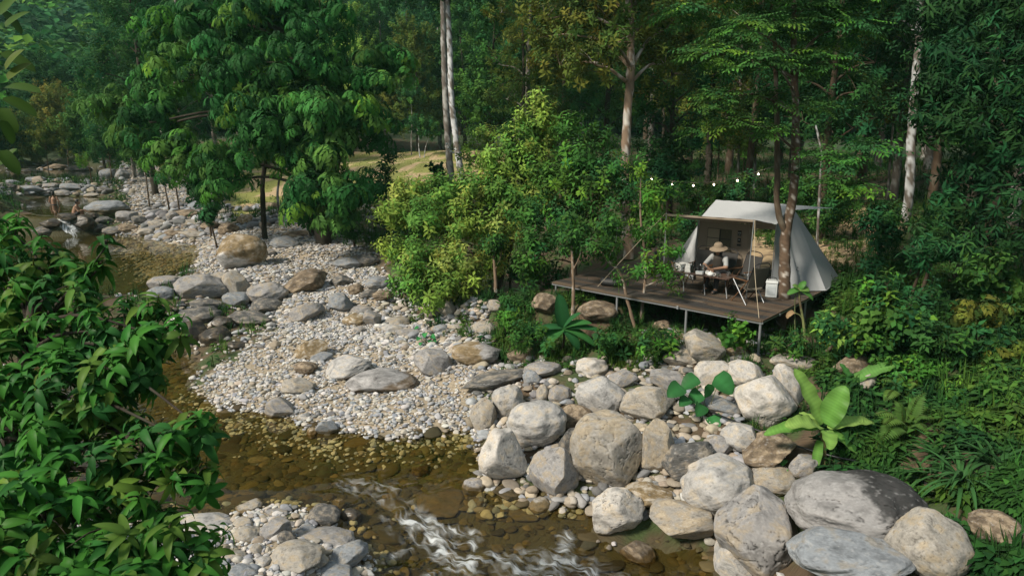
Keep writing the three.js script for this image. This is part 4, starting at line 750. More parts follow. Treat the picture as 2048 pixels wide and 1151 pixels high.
// ---------------------------------------------------------------- leaves and sprays
class Leafy {
  constructor() { this.pos = []; this.col = []; this.idx = []; }
  // a blade from p along d, faces up along n; droop bends it towards -n, fold lifts its sides
  blade(p, d, n, L, W, { droop = .4, fold = .25, seg = 2, tone = 1, shape = 0, rib = 0, wave = 0 } = {}) {
    const dir = d.clone().normalize(), side = dir.clone().cross(n).normalize(), q = p.clone(), base = this.pos.length / 3;
    const step = L / seg, rings = [];
    for (let i = 0; i <= seg; i++) {
      const t = i / seg, w = W * .5 * (shape === 1 ? Math.pow(Math.sin(Math.PI * Math.pow(clamp(t * .97 + .03), .62)), .8) : shape === 3 ? Math.sin(Math.PI * Math.pow(clamp(t * .97 + .03), .6)) ** .62 : shape === 2 ? Math.sin(Math.PI * Math.min(1, .12 + t * .88)) ** .5 : Math.sin(Math.PI * Math.pow(t, .8))), up = side.clone().cross(dir).normalize();
      const c = tone * (1 + .12 * (i % 2 ? 1 : -1) * wave);
      if (i === 0 || i === seg) { rings.push([this.pos.length / 3]); this.put(q, c); }
      else { rings.push([0, 1, 2].map(k => this.pos.length / 3 + k)); this.put(q.clone().addScaledVector(side, -w).addScaledVector(up, w * fold + wave * .1 * W * Math.sin(t * 19)), c); this.put(q, c * (1 + rib)); this.put(q.clone().addScaledVector(side, w).addScaledVector(up, w * fold + wave * .1 * W * Math.sin(t * 23 + 1)), c); }
      if (i < seg) { dir.applyAxisAngle(side, -droop / seg); q.addScaledVector(dir, step); }
    }
    for (let i = 0; i < seg; i++) {
      const a = rings[i], b = rings[i + 1];
      if (a.length === 1 && b.length === 3) this.idx.push(a[0], b[1], b[0], a[0], b[2], b[1]);
      else if (a.length === 3 && b.length === 1) this.idx.push(a[0], a[1], b[0], a[1], a[2], b[0]);
      else if (a.length === 3) this.idx.push(a[0], a[1], b[0], a[1], b[1], b[0], a[1], a[2], b[1], a[2], b[2], b[1]);
    }
    return q;
  }
  put(p, t) { this.pos.push(p.x, p.y, p.z); this.col.push(t, t, t * .96); }
  twig(a, b, r) { const o = this.pos.length / 3, d = b.clone().sub(a), s = d.clone().cross(Math.abs(d.y) > .9 * d.length() ? V(1, 0, 0) : Y).normalize(), u = s.clone().cross(d).normalize(); for (const p of [a, b]) for (let k = 0; k < 3; k++) { const t = k * 2.094, v = p.clone().addScaledVector(s, Math.cos(t) * r).addScaledVector(u, Math.sin(t) * r); this.pos.push(v.x, v.y, v.z); this.col.push(1.1, .75, .6); } for (let k = 0; k < 3; k++) { const m = (k + 1) % 3; this.idx.push(o + k, o + m, o + 3 + k, o + m, o + 3 + m, o + 3 + k); } }
  geo() { const g = new THREE.BufferGeometry(); g.setAttribute('position', new THREE.Float32BufferAttribute(this.pos, 3)); g.setAttribute('color', new THREE.Float32BufferAttribute(this.col, 3)); g.setIndex(this.idx); g.computeVertexNormals(); return g; }
}
const polar = (a, e) => V(Math.cos(a) * Math.cos(e), Math.sin(e), Math.sin(a) * Math.cos(e));
function tuft(seed, n, L, W, o = {}) {                                                    // leaves spread round a short shoot
  const R = rng(seed), l = new Leafy(), len = o.len ?? .25;
  for (let i = 0; i < n; i++) {
    const a = i * 2.4 + R() * .6, e = rr(R, o.e0 ?? -.1, o.e1 ?? .9), d = polar(a, e), n0 = polar(a, e + 1.57), y = (i / n - .3) * len;
    l.blade(V(d.x * .02, y, d.z * .02), d, n0.y < 0 ? n0.negate() : n0, L * rr(R, .7, 1.15), W * rr(R, .8, 1.15), { droop: rr(R, .2, .9) * (o.droop ?? 1), fold: .3, seg: o.seg ?? 2, tone: rr(R, .7, 1.25), shape: o.shape ?? 0, rib: o.rib ?? 0 });
  }
  if (o.twig !== 0) l.twig(V(0, -len * .9, 0), V(0, len * .6, 0), .006); return l.geo();
}
function umbrella(seed, fronds = 7, L = .48) {                                             // drooping compound leaves round a shoot tip
  const R = rng(seed), l = new Leafy();
  for (let i = 0; i < fronds; i++) {
    const a = i / fronds * 6.283 + R() * .6, e = rr(R, .1, .75), d = polar(a, e), s = d.clone().cross(Y).normalize(), q = V(0, R() * .08, 0), len = L * rr(R, .75, 1.2), m = 4, tone = rr(R, .7, 1.25);
    for (let k = 0; k < m; k++) {
      d.applyAxisAngle(s, -.34); q.addScaledVector(d, len / m * (k ? .9 : 1.3)); const up = s.clone().cross(d).normalize(), ll = len * .5 * Math.sin(.75 + k / m * 1.9);
      for (const f of [-1, 1]) l.blade(q, d.clone().multiplyScalar(.75).addScaledVector(s, f * .75), up, ll, ll * .42, { droop: .7, fold: .15, seg: 2, tone: tone * rr(R, .85, 1.15) });
    }
    l.blade(q, d, s.clone().cross(d), len * .42, len * .17, { droop: .4, seg: 2, tone });
  } return l.geo();
}
function flatSpray(seed, n = 9, L = .15, W = .062) {                                       // a level branchlet with leaves on both sides
  const R = rng(seed), l = new Leafy();
  for (let b = 0; b < 3; b++) {
    const a0 = (b - 1) * .75 + R() * .2, dir = V(Math.sin(a0), .08, Math.cos(a0)), q = V(0, 0, 0), len = .55 * rr(R, .8, 1.2);
    for (let i = 0; i < n; i++) { q.addScaledVector(dir, len / n); const f = i % 2 ? 1 : -1, s = V(dir.z, 0, -dir.x); l.blade(q, dir.clone().multiplyScalar(.6).addScaledVector(s, f), V(R() * .4 - .2, 1, R() * .4 - .2).normalize(), L * rr(R, .8, 1.2), W * rr(R, .8, 1.2), { droop: rr(R, .2, .7), fold: .2, seg: 2, tone: rr(R, .75, 1.2) }); }
    l.blade(q, dir, Y, L, W, { droop: .5 });
  } return l.geo();
}
const leafMat = (o = {}) => mat({ vertexColors: true, roughness: .92, transmission: .34, thickness: 0, side: THREE.DoubleSide, specularIntensity: .15, clearcoat: .06, clearcoatRoughness: .45, ...o });
const LM = leafMat(), LMgloss = leafMat({ clearcoat: .18, clearcoatRoughness: .42 });
const GEO = {
  tuft: [1, 2, 3].map(i => tuft(i, 13, .19, .075, { len: .35 })), small: [4, 5, 6].map(i => tuft(i, 15, .165, .06, { len: .4, droop: 1.4 })), wide: [7, 8].map(i => tuft(i, 9, .3, .2, { shape: 2, len: .4, e0: -.4, e1: .6 })),
  far: [9, 10, 11].map(i => tuft(i, 24, .27, .115, { len: .75, e0: -.6, e1: 1.1, twig: 0 })), umbrella: [12, 13, 14].map(i => umbrella(i)), flat: [15, 16].map(i => flatSpray(i)), lance: [17, 18].map(i => tuft(i, 12, .26, .06, { len: .2, e0: -.5, e1: .7, droop: 1.3 })),
};
const TONE = { dark: [[.018, .06, .02], [.028, .078, .024], [.016, .068, .032]], mid: [[.03, .085, .022], [.022, .078, .03], [.045, .10, .022]], bright: [[.055, .15, .025], [.045, .13, .03], [.09, .17, .025]], yellow: [[.15, .20, .045], [.11, .175, .04], [.19, .215, .065], [.07, .145, .035]], olive: [[.068, .092, .02], [.09, .095, .02], [.045, .08, .02]], rust: [[.12, .10, .022], [.08, .092, .022], [.10, .105, .025]], teal: [[.014, .066, .03], [.024, .092, .036], [.02, .058, .024]], deep: [[.009, .036, .013], [.014, .046, .014], [.008, .04, .018]], leafy: [[.02, .09, .026], [.035, .115, .03], [.016, .065, .02], [.055, .12, .03]], hero: [[.03, .12, .022], [.042, .145, .022], [.02, .085, .022]] };
for (const k in TONE) TONE[k] = TONE[k].map(c => c.map((x, i) => x * [.93, 1.06, .8][i] * (k === 'yellow' ? 1.7 : k === 'hero' ? 1.15 : 1.4)));
const clr = a => lin(...a);
const cl = (px, py, r, t, sq = .8) => ({ c: atT(px, py, t), r: r / FOCAL * t, sq });
// fills a crown: clumps are uneven balls whose outside carries sprays
function crown(parent, clumps, { geo = 'tuft', size = 1, density = 6, tones = 'mid', up = .5, seed = 1, m = LM, name = 'crown', low = .35, droop = 0 }) {
  const R = rng(seed * 131 + 7), lists = GEO[geo].map(() => []), T = TONE[tones].map(clr), p = V(), d = V();
  for (const k of clumps) {
    const n = Math.max(3, Math.round(density * 12.57 * k.r * k.r)), base = pick(R, T);
    for (let i = 0; i < n; i++) {
      d.set(rr(R, -1, 1), rr(R, -1, 1), rr(R, -1, 1)); if (d.lengthSq() > 1 || d.lengthSq() < .01) { i--; continue; } d.normalize();
      if (d.y < -.2 && R() > low) continue;
      const rad = k.r * (.58 + .45 * Math.sqrt(R())) * (1 + .45 * N3(d.x * 1.7 + k.c.x, d.y * 1.7 + k.c.y, d.z * 1.7 + k.c.z));
      p.set(d.x * rad, d.y * rad * (k.sq ?? .8), d.z * rad).add(k.c);
      if (p.distanceTo(EYE) < 1.2) continue;
      const o = d.clone().multiplyScalar(.9).add(V((R() - .5) * .7, up + (R() - .5) * .5, (R() - .5) * .7)).normalize(); if (o.y < -.95) o.y = -.9;
      lists[Math.floor(R() * lists.length)].push([p.clone(), o.normalize(), R() * 6.28, size * rr(R, .7, 1.3), jitter(R, R() < .6 ? base : pick(R, T), .3, .12)]);
    }
  }
  lists.forEach((l, i) => l.length && scatter(name, GEO[geo][i], m, l, parent));
}
function bark(g, base, patch, amount, f = 3) {
  const P = g.attributes.position, c = new Float32Array(P.count * 3);
  for (let i = 0; i < P.count; i++) { const x = P.getX(i) * f, y = P.getY(i) * f, z = P.getZ(i) * f, n = fbm(x, y * .6, z, 4), t = sstep(.25 - amount, .4 - amount, n + .25 * N3(x * 4, y * 4, z * 4)), k = 1 + .5 * fbm(x * 2.5, y * .7, z * 2.5, 3); for (let j = 0; j < 3; j++) c[i * 3 + j] = Math.max(.008, lerp(base[j], patch[j], t) * k); }
  g.setAttribute('color', new THREE.BufferAttribute(c, 3)); return g;
}
const barkMat = mat({ vertexColors: true, roughness: .93 });
const BARK = { brown: [[.075, .05, .03], [.13, .11, .08], .1], dark: [[.028, .021, .014], [.05, .045, .03], .1], white: [[.10, .085, .07], [.36, .375, .38], .24], birch: [[.15, .13, .11], [.50, .52, .53], .4], spotted: [[.085, .055, .034], [.36, .33, .29], -.02], pale: [[.17, .12, .08], [.40, .38, .34], .12], grey: [[.11, .095, .08], [.28, .28, .26], .18] };
// trunk through pts, limbs reaching to the clumps
const barkScale = k => k === 'spotted' ? 9 : 3;
function trunk(parent, pts, r0, r1, kind, clumps = [], limb = .045, seed = 3) {
  const R = rng(seed), [a, b, k] = BARK[kind], curve = new THREE.CatmullRomCurve3(pts), G = [bare(tube(pts, r0, r1, 12, Math.max(24, Math.round(curve.getLength() * (kind === 'spotted' ? 22 : 9))), .18))];
  clumps.forEach((c, i) => {
    let best = 0, bd = 1e9; for (let t = .15; t <= 1; t += .05) { const q = curve.getPointAt(t), dd = Math.hypot(q.x - c.c.x, q.z - c.c.z) * .7 + Math.abs(q.y - (c.c.y - c.r * .8)); if (dd < bd) { bd = dd; best = t; } }
    const s = curve.getPointAt(best), e = c.c.clone(), m = s.clone().lerp(e, .5).add(V((R() - .5) * .3, .12 * s.distanceTo(e), (R() - .5) * .3)); if (s.distanceTo(e) < .15) return;
    const lr = Math.min(lerp(r0, r1, best) * .6, limb * (1 + c.r * .4)); G.push(bare(tube([s, m, e], lr, lr * .3, 6, 10)));
    for (let j = 0; j < 3; j++) { const d = polar(R() * 6.28, rr(R, -.1, .9)).multiplyScalar(c.r * .8); G.push(bare(tube([e, e.clone().add(d.clone().multiplyScalar(.5)).add(V(0, .05, 0)), e.clone().add(d)], lr * .3, lr * .1, 4, 5))); }
  });
  return mesh('trunk', bark((() => { const g = mergeGeometries(G); g.computeVertexNormals(); return g; })(), a, b, k, barkScale(kind)), barkMat, parent);
}

// ---------------------------------------------------------------- the leafy tree filling the left foreground
{
  const base = onGround(-4.6, -5.4), T = thing('foreground_tree', 'broadleaf tree with drooping glossy leaves filling the left foreground', 'tree', V(0, 0, 0)), R = rng(77);
  const C = [[28, 468, 46, 6.1], [95, 560, 66, 5.9], [160, 560, 40, 5.8], [212, 492, 16, 5.7], [198, 535, 22, 5.7], [30, 590, 90, 5.9], [150, 650, 100, 5.6], [250, 660, 80, 5.4], [322, 672, 48, 5.25], [60, 740, 120, 5.5], [190, 775, 105, 5.2], [270, 730, 60, 5.15], [40, 880, 120, 5.1], [160, 905, 115, 5.0], [285, 905, 85, 4.95], [370, 880, 58, 4.85], [398, 850, 30, 4.8], [395, 950, 44, 4.8], [90, 1040, 130, 4.7], [230, 1060, 105, 4.6], [350, 1085, 75, 4.6], [415, 1115, 42, 4.55], [40, 1140, 110, 4.5], [180, 1160, 110, 4.4], [320, 1160, 90, 4.5]].map(a => cl(...a, .9));
  trunk(T, [base, V(-4.5, 1.8, -5.3), V(-4.2, 3.2, -5.2), V(-3.9, 4.6, -5.4)], .16, .05, 'dark', C, .02);
  // a drooping whorl of long leaves; those that show largest are leaves of their own, the rest one mass
  const bladeG = [1, 2, 3, 4].map(i => { const l = new Leafy(); l.blade(V(0, 0, 0), V(0, .25, 1), V(0, 1, -.25), .195, .056, { droop: .55 + i * .28, fold: .32, seg: 6, shape: 1, rib: .25 }); return l.geo(); });
  const whorlG = [1, 2, 3].map(i => { const r = rng(i * 17), l = new Leafy(); for (let k = 0; k < 9; k++) { const a = k * 2.4 + r() * .5, e = rr(r, -.35, .6), d = polar(a, e), n = polar(a, e + 1.57); l.blade(V(0, (k / 9 - .5) * .1, 0), d, n, .195 * rr(r, .55, 1.2), .056 * rr(r, .75, 1.2), { droop: rr(r, .6, 1.6), fold: .32, seg: 5, shape: 1, tone: rr(r, .75, 1.2), rib: .2 }); } l.twig(V(0, -.18, 0), V(0, .06, 0), .005); return l.geo(); });
  const tones = TONE.hero.map(clr), young = clr([.085, .17, .026]), spots = [];
  for (const k of C) {
    const n = Math.round(33 * k.r * k.r * 12.57 * .62);
    for (let i = 0; i < n; i++) { const d = V(rr(R, -1, 1), rr(R, -1, 1), rr(R, -1, 1)); if (d.lengthSq() > 1) { i--; continue; } d.normalize(); const rad = k.r * (.5 + .62 * Math.sqrt(R())) * (1 + .4 * N3(d.x * 2 + k.c.x * 3, d.y * 2, d.z * 2)); spots.push([V(d.x * rad, d.y * rad * .9, d.z * rad).add(k.c), d]); }
  }
  const toEye = p => EYE.clone().sub(p).normalize();
  spots.sort((a, b) => (b[1].dot(toEye(b[0])) + .35 * b[1].y) - (a[1].dot(toEye(a[0])) + .35 * a[1].y));
  const own = spots.slice(0, 34), rest = spots.slice(34), mats = [...tones, young].map(c => leafMat({ color: c, clearcoat: .18, clearcoatRoughness: .42 }));
  for (const [p, d] of own) {
    const up = d.clone().multiplyScalar(.5).add(V((R() - .5) * .5, .8, (R() - .5) * .5)).normalize(), q = new THREE.Quaternion().setFromUnitVectors(Y, up), yng = R() < .22;
    for (let k = 0; k < 8; k++) { const m = mesh('leaf', bladeG[Math.floor(R() * 4)], yng ? mats[3] : mats[Math.floor(R() * 3)], T); m.position.copy(p).addScaledVector(up, (k / 8 - .5) * .1); m.quaternion.copy(q).multiply(new THREE.Quaternion().setFromEuler(new THREE.Euler(-rr(R, -.35, .45), k * 2.4 + R() * .5, 0, 'YXZ'))); const s = rr(R, .6, 1.2); m.scale.set(s, s, s); }
  }
  const lists = whorlG.map(() => []);
  rest.forEach(([p, d], i) => lists[i % 3].push([p, d.clone().multiplyScalar(.6).add(V((R() - .5) * .6, .7, (R() - .5) * .6)).normalize(), R() * 6.28, rr(R, .8, 1.15), jitter(R, R() < .22 ? young : pick(R, tones), .25, .12)]));
  lists.forEach((l, i) => scatter('foliage', whorlG[i], LMgloss, l, T));
}
{ // big round leaves hanging in from the top left corner, close to the lens
  const T = thing('overhanging_tree', 'tree whose big rounded leaves hang into the top left corner', 'tree', V(0, 0, 0)), R = rng(5);
  const st = onGround(-4.8, -2.6); trunk(T, [st, V(-4.7, 3, -2.6), V(-4.2, 6.4, -2.6), V(-3.6, 7.6, -2.7)], .11, .03, 'grey', [], .02);
  const twigs = [[[-4.2, 6.4, -2.6], [-3.1, 6.9, -3.0], [-2.62, 6.75, -3.25]], [[-4.3, 6, -2.6], [-3.2, 6.3, -3.05], [-2.58, 6.25, -3.25]], [[-4.4, 5.6, -2.6], [-3.2, 5.9, -3.0], [-2.62, 5.82, -3.2]]].map(a => a.map(b => V(...b)));
  for (const t of twigs) mesh('branch', tube(t, .022, .008, 6), barkMat, T).geometry = bark(tube(t, .022, .008, 6), ...BARK.dark);
  const gl = [[.045, .10, .014], [.03, .075, .014], [.085, .13, .02]].map(c => leafMat({ color: clr(c), clearcoat: .25 }));
  for (const [px, py, dx, dy, L] of [[10, 55, 60, -60, .15], [0, 105, 75, 30, .17], [0, 20, 45, 40, .14], [15, 160, 50, -55, .15], [8, 175, 90, -5, .19], [5, 195, 62, 25, .17], [0, 215, 40, 60, .15], [10, 140, 25, -45, .14], [0, 240, 30, 45, .13], [0, 300, 30, 35, .15], [0, 330, 20, -30, .12], [0, 30, 28, -50, .15]]) {
    const t = 3.3 + R() * .3, p = atT(px, py, t), e = atT(px + dx, py + dy, t - .04 + R() * .12), d = e.sub(p).normalize(), l = new Leafy(); l.blade(V(0, 0, 0), d, V(.1 * (R() - .5), 1, .35 + .3 * R()).normalize(), L, L * .46, { droop: .35, fold: .3, seg: 8, shape: 2, rib: .25 }); mesh('leaf', l.geo(), pick(R, gl), T).position.copy(p);
  }
}

// ---------------------------------------------------------------- trees of the middle distance
{ // the tall spreading tree with drooping compound leaves
  const b = hit(648, 488).p, T = thing('umbrella_leaf_tree', 'wide dark tree with drooping compound leaf clusters standing on the gravel bank', 'tree');
  const C = [[330, 60, 66, 30], [420, 55, 80, 28], [520, 40, 90, 27], [640, 30, 90, 27], [740, 50, 80, 28], [380, 150, 80, 28], [480, 140, 90, 26.5], [600, 130, 95, 26], [720, 150, 80, 27], [785, 120, 44, 28], [300, 180, 56, 30], [235, 210, 44, 31], [300, 245, 62, 29.5], [400, 240, 90, 27.5], [520, 230, 95, 26], [640, 240, 90, 25.5], [735, 240, 62, 26.5], [255, 275, 40, 30.5], [350, 310, 66, 28], [450, 325, 66, 27], [560, 300, 70, 26.5], [650, 310, 76, 25.5], [735, 315, 50, 26.5], [430, 372, 34, 27], [615, 372, 52, 25], [680, 385, 56, 25], [728, 365, 40, 26], [600, 405, 34, 25], [660, 415, 36, 24.8]].filter((a, i) => i % 9 !== 4).map(a => cl(a[0], a[1], a[2] * .88, a[3], .8));
  const top = atT(560, -60, 27), mid = atT(640, 250, 27.5);
  trunk(T, [b, b.clone().lerp(mid, .5).add(V(-.1, 0, 0)), mid, atT(600, 100, 27), top], .34, .08, 'dark', C, .07, 9);
  for (const [x, y, x2, r] of [[665, 482, 700, .14], [628, 470, 560, .2]]) { const q = hit(x, y).p; mesh('stem', bark(tube([q, q.clone().add(V((x2 - x) * .008, 2.6, 0)), atT(x2, 200, 27)], r, r * .4, 10, 30, .15), ...BARK.dark), barkMat, T); }
  crown(T, C, { geo: 'umbrella', size: 1.15, density: 2.0, tones: 'leafy', up: 1.5, seed: 3, low: .5 }); crown(T, C.filter((c, i) => i % 2 === 0), { geo: 'umbrella', size: 1.15, density: .75, tones: 'bright', up: 1.6, seed: 4, low: .2, name: 'lighter_leaves' });  // bright sprays favour clump tops: sunlit leaf tops put into the colour
}
const dl = (px, t, y) => { const p = atT(px, 300, t); return V(p.x, y ?? ground(p.x, p.z), p.z); };
function simpleTree(name, label, cat, group, px, py, t, C, o) {                            // a tree whose foot is seen (or hidden) at a column, with clumps given one by one
  const b = dl(px, t), T = thing(name, label, cat, null, 0, group), K = C.map(a => cl(a[0], a[1], a[2], a[3] ?? t, o.sq ?? .8));
  const topc = K.reduce((a, k) => k.c.y > a.c.y ? k : a, K[0]); const tp = o.top ?? topc.c;
  trunk(T, [b, b.clone().lerp(tp, .35).add(V(.12 * (o.bend ?? 1), 0, 0)), b.clone().lerp(tp, .7), tp.clone()], o.r ?? .12, o.r1 ?? .03, o.bark ?? 'brown', K, o.limb ?? .03, o.seed);
  crown(T, K, o); if (o.more) crown(T, K, { ...o, ...o.more, name: 'lighter_leaves' }); return T;
}
simpleTree('light_green_bush', 'yellow green bushy small tree lit by the sun in the middle', 'bush', null, 988, 580, 20, [[1082, 212, 20], [1072, 245, 28], [1040, 285, 36], [1098, 275, 32, 20.5], [1005, 325, 40], [1065, 330, 42], [955, 375, 38], [1020, 385, 46], [1080, 400, 36], [890, 392, 40, 20.5], [818, 388, 32, 20.5], [785, 430, 28], [850, 440, 48], [930, 450, 50], [1000, 460, 42], [790, 500, 26], [840, 520, 44, 19.6], [910, 520, 44, 19.5], [975, 525, 30], [820, 570, 30, 19.3], [875, 580, 40, 19.3], [940, 575, 30, 19.5]], { geo: 'small', size: 1.1, density: 19, tones: 'yellow', up: .6, seed: 21, r: .12, limb: .028, low: .8 });
simpleTree('dark_green_bush', 'dark leafy small tree beside the yellow green bush, over the platform edge', 'bush', null, 1150, 640, 17.6, [[1140, 262, 28, 19], [1195, 285, 30, 19], [1160, 320, 40, 18.5], [1220, 345, 38, 18.3], [1110, 365, 40, 18.5], [1175, 390, 42, 18.2], [1250, 400, 36, 18], [1060, 430, 34, 18.8], [1130, 440, 42, 18.2], [1205, 450, 38, 18], [1290, 430, 30, 18], [1080, 490, 36, 18.2], [1150, 500, 30, 17.9], [1300, 480, 26, 17.6], [1325, 385, 22, 18], [1060, 535, 28, 18], [1215, 500, 22, 17.4]], { geo: 'small', size: 1.05, density: 15, tones: 'mid', up: .5, seed: 22, r: .09, limb: .022, more: { density: 5, tones: 'bright', seed: 29 } });
simpleTree('slender_bush', 'slender multi stemmed shrub growing at the platform front', 'bush', null, 1296, 650, 15.6, [[1300, 400, 20, 16], [1332, 450, 18], [1290, 470, 20], [1342, 505, 17], [1300, 530, 19], [1332, 548, 17], [1270, 545, 14], [1346, 575, 13, 15.4], [1238, 565, 13], [1282, 340, 16, 16]], { geo: 'small', size: .85, density: 26, tones: 'bright', up: .5, seed: 23, r: .045, r1: .015, bark: 'pale', limb: .016 });
{ // bare winding stems in front of the platform, part of no leafy crown
  for (const [pts, r, label] of [[[[1272, 662], [1255, 600], [1240, 545], [1215, 520], [1200, 500]], .045, 'winding pale stem arching left before the platform'], [[[1145, 640], [1147, 590], [1146, 540], [1142, 480]], .05, 'straight brown stem in front of the platform end'], [[[992, 592], [990, 540], [986, 500]], .06, 'mottled pale stem under the yellow green bush']]) {
    const f = hit(...pts[0]), P = pts.map(([x, y], i) => i ? atT(x, y, f.t - .05 * i) : f.p); const s = thing('bare_stem', label, 'stem'); mesh('stem', bark(tube(P, r, r * .55, 9, 40, .2), ...BARK.pale), barkMat, s); mesh('shoot', bark(tube([P.at(-2), P.at(-2).clone().add(V(.15, .35, .05)), P.at(-2).clone().add(V(.2, .8, .1))], r * .4, .008, 6), ...BARK.pale), barkMat, s);
    crown(s, [{ c: P.at(-1), r: .3 }, { c: P.at(-2).clone().add(V(.2, .8, .1)), r: .25 }], { geo: 'small', density: 24, tones: 'mid', seed: 51, name: 'leaves' });
  }
}
{ // two pale trunks left of the middle
  for (const [pts, r0, r1, t, kind, label] of [[[[908, 425], [897, 300], [889, 150], [884, -40], [880, -140]], .18, .11, 33, 'grey', 'mottled grey straight trunk left of the whiter one'], [[[925, 372], [915, 300], [903, 200], [900, 110], [893, -40], [890, -150]], .17, .11, 34, 'birch', 'white barked slender leaning trunk']]) {
    const P = pts.map(a => atT(a[0], a[1], t)), b = P[0].clone(); b.y = ground(b.x, b.z); P[0].y = Math.max(P[0].y, b.y + .3); const T = thing('pale_trunk_tree', label, 'tree', null, 0, 'pale trunks left of the middle');
    const C = [[840, -90, 110, t], [930, -110, 120, t], [880, -30, 60, t + 3], [980, -60, 80, t + 1], [800, -40, 70, t + 2]].map(a => cl(...a, .7)); trunk(T, [b, ...P], r0, r1, kind, C, .06, 5); crown(T, C, { geo: 'tuft', size: 1.4, density: 2.6, tones: 'dark', seed: 31 + t });
  }
  // the reddish trunk behind the platform
  const P = [[1256, 545], [1252, 440], [1251, 320], [1255, 230], [1262, 120], [1258, 0], [1250, -120]].map(a => atT(...a, 22.5)), b = P[0].clone(); b.y = ground(b.x, b.z); P[0].y = Math.max(P[0].y, b.y + .2);
  const T = thing('reddish_trunk_tree', 'reddish brown trunk with whitish lower bark behind the platform', 'tree'), C = [[1150, 70, 90, 24], [1220, 40, 95, 23], [1330, 60, 90, 24], [1120, 130, 60, 24], [1190, 130, 56, 22], [1330, 130, 66, 24], [1280, -20, 110, 23], [1180, -40, 100, 23], [1390, 20, 80, 25], [1090, 40, 60, 25], [1230, 90, 40, 21.8]].map(a => cl(...a, .75));
  trunk(T, [b, ...P], .175, .1, 'pale', C, .05, 6); crown(T, C, { geo: 'tuft', size: 1.1, density: 3.6, tones: 'olive', seed: 35, low: .6 }); crown(T, C, { geo: 'tuft', size: 1.1, density: 1.2, tones: 'rust', seed: 36, low: .3, name: 'lighter_leaves' });
}
{ // the forked tree growing up through the platform
  const f = plat(.366, 0, 2.17), T = thing('forked_tree', 'lichen spotted forked trunk rising through the platform beside the tent', 'tree'), g = V(f.x, ground(f.x, f.z), f.z), t = 15.85;
  const fork = atT(1572, 468, t + .05), C = [[1500, 60, 70, 15], [1590, 40, 80, 16], [1680, 60, 70, 16.5], [1430, 110, 56, 15], [1520, 130, 56, 14.6], [1620, 130, 66, 16], [1440, 200, 46, 14.8], [1540, 200, 44, 15.2], [1470, 250, 40, 14.8], [1550, 270, 30, 15.2], [1400, 260, 26, 15], [1640, 220, 40, 16], [1690, 330, 40, 14.4], [1740, 300, 44, 14.2], [1640, 310, 30, 14.6], [1660, 370, 34, 14.2], [1720, 370, 30, 14.2], [1600, 340, 24, 15], [1590, -60, 110, 16], [1480, -30, 90, 15.5], [1700, -20, 90, 16.5], [1380, 30, 50, 15.5]].map(a => cl(...a, .4));
  trunk(T, [g, f, atT(1570, 540, t), fork, atT(1588, 380, t), atT(1592, 250, t), atT(1588, 100, t), atT(1590, -60, t)], .135, .05, 'spotted', C.slice(0, 9), .03, 12);
  mesh('stem', bark(tube([fork, atT(1556, 420, t - .05), atT(1555, 330, t), atT(1553, 200, t), atT(1548, 60, t), atT(1535, -60, t)], .075, .03, 10, 60, .2), ...BARK.brown), barkMat, T);
  crown(T, C, { geo: 'flat', size: .75, density: 9, tones: 'mid', up: 1.8, seed: 41 }); crown(T, C, { geo: 'flat', size: .75, density: 3.4, tones: 'bright', up: 2, seed: 42, low: .2, name: 'lighter_leaves' });
}
simpleTree('dark_leaved_tree', 'dense dark tree with large leaves on the right edge', 'tree', null, 1960, 620, 15.5, [[1900, 130, 60], [1960, 110, 80, 16], [2040, 130, 80, 16], [1880, 190, 60, 15], [1950, 200, 70, 15], [2040, 230, 80, 15], [1900, 260, 50, 14.5], [1980, 290, 70, 15], [2050, 320, 60, 15], [1930, 350, 50, 15], [2000, 390, 60, 15], [1910, 420, 46, 15], [1850, 240, 34, 14.6], [1990, 480, 60, 15], [1960, 40, 90, 16.5], [2040, 30, 90, 16.5], [1880, 40, 66, 17], [1900, 500, 36, 15]], { geo: 'lance', size: 1.0, density: 9, tones: 'deep', up: .7, seed: 44, r: .17, bark: 'dark', more: { density: 2, tones: 'teal', seed: 45 } });
{ // pale trunk in the right hand wood
  const P = [[1820, 372], [1823, 280], [1832, 150], [1840, 60], [1842, -80]].map(a => atT(...a, 24)), b = P[0].clone(); b.y = ground(b.x, b.z); const T = thing('pale_trunk_tree', 'white blotched trunk standing in the dark wood on the right', 'tree', null, 0, 'pale trunks in the wood'), C = [[1780, -40, 90, 24], [1860, -60, 100, 24], [1800, 40, 60, 25], [1890, 20, 60, 25]].map(a => cl(...a, .7));
  trunk(T, [b, ...P], .16, .11, 'white', C, .05, 15); crown(T, C, { geo: 'tuft', size: 1.2, density: 3, tones: 'dark', seed: 47 });
  const P2 = [[2000, 300], [2002, 100], [2006, -60]].map(a => atT(...a, 20)), b2 = P2[0].clone(); b2.y = ground(b2.x, b2.z); const T2 = thing('brown_trunk_tree', 'brown trunk at the upper right corner', 'tree'), C2 = [[1980, -60, 90, 20], [2060, -50, 90, 20]].map(a => cl(...a, .7)); trunk(T2, [b2, ...P2], .2, .16, 'brown', C2, .05, 16); crown(T2, C2, { geo: 'tuft', size: 1.1, density: 3.4, tones: 'dark', seed: 48 });
}

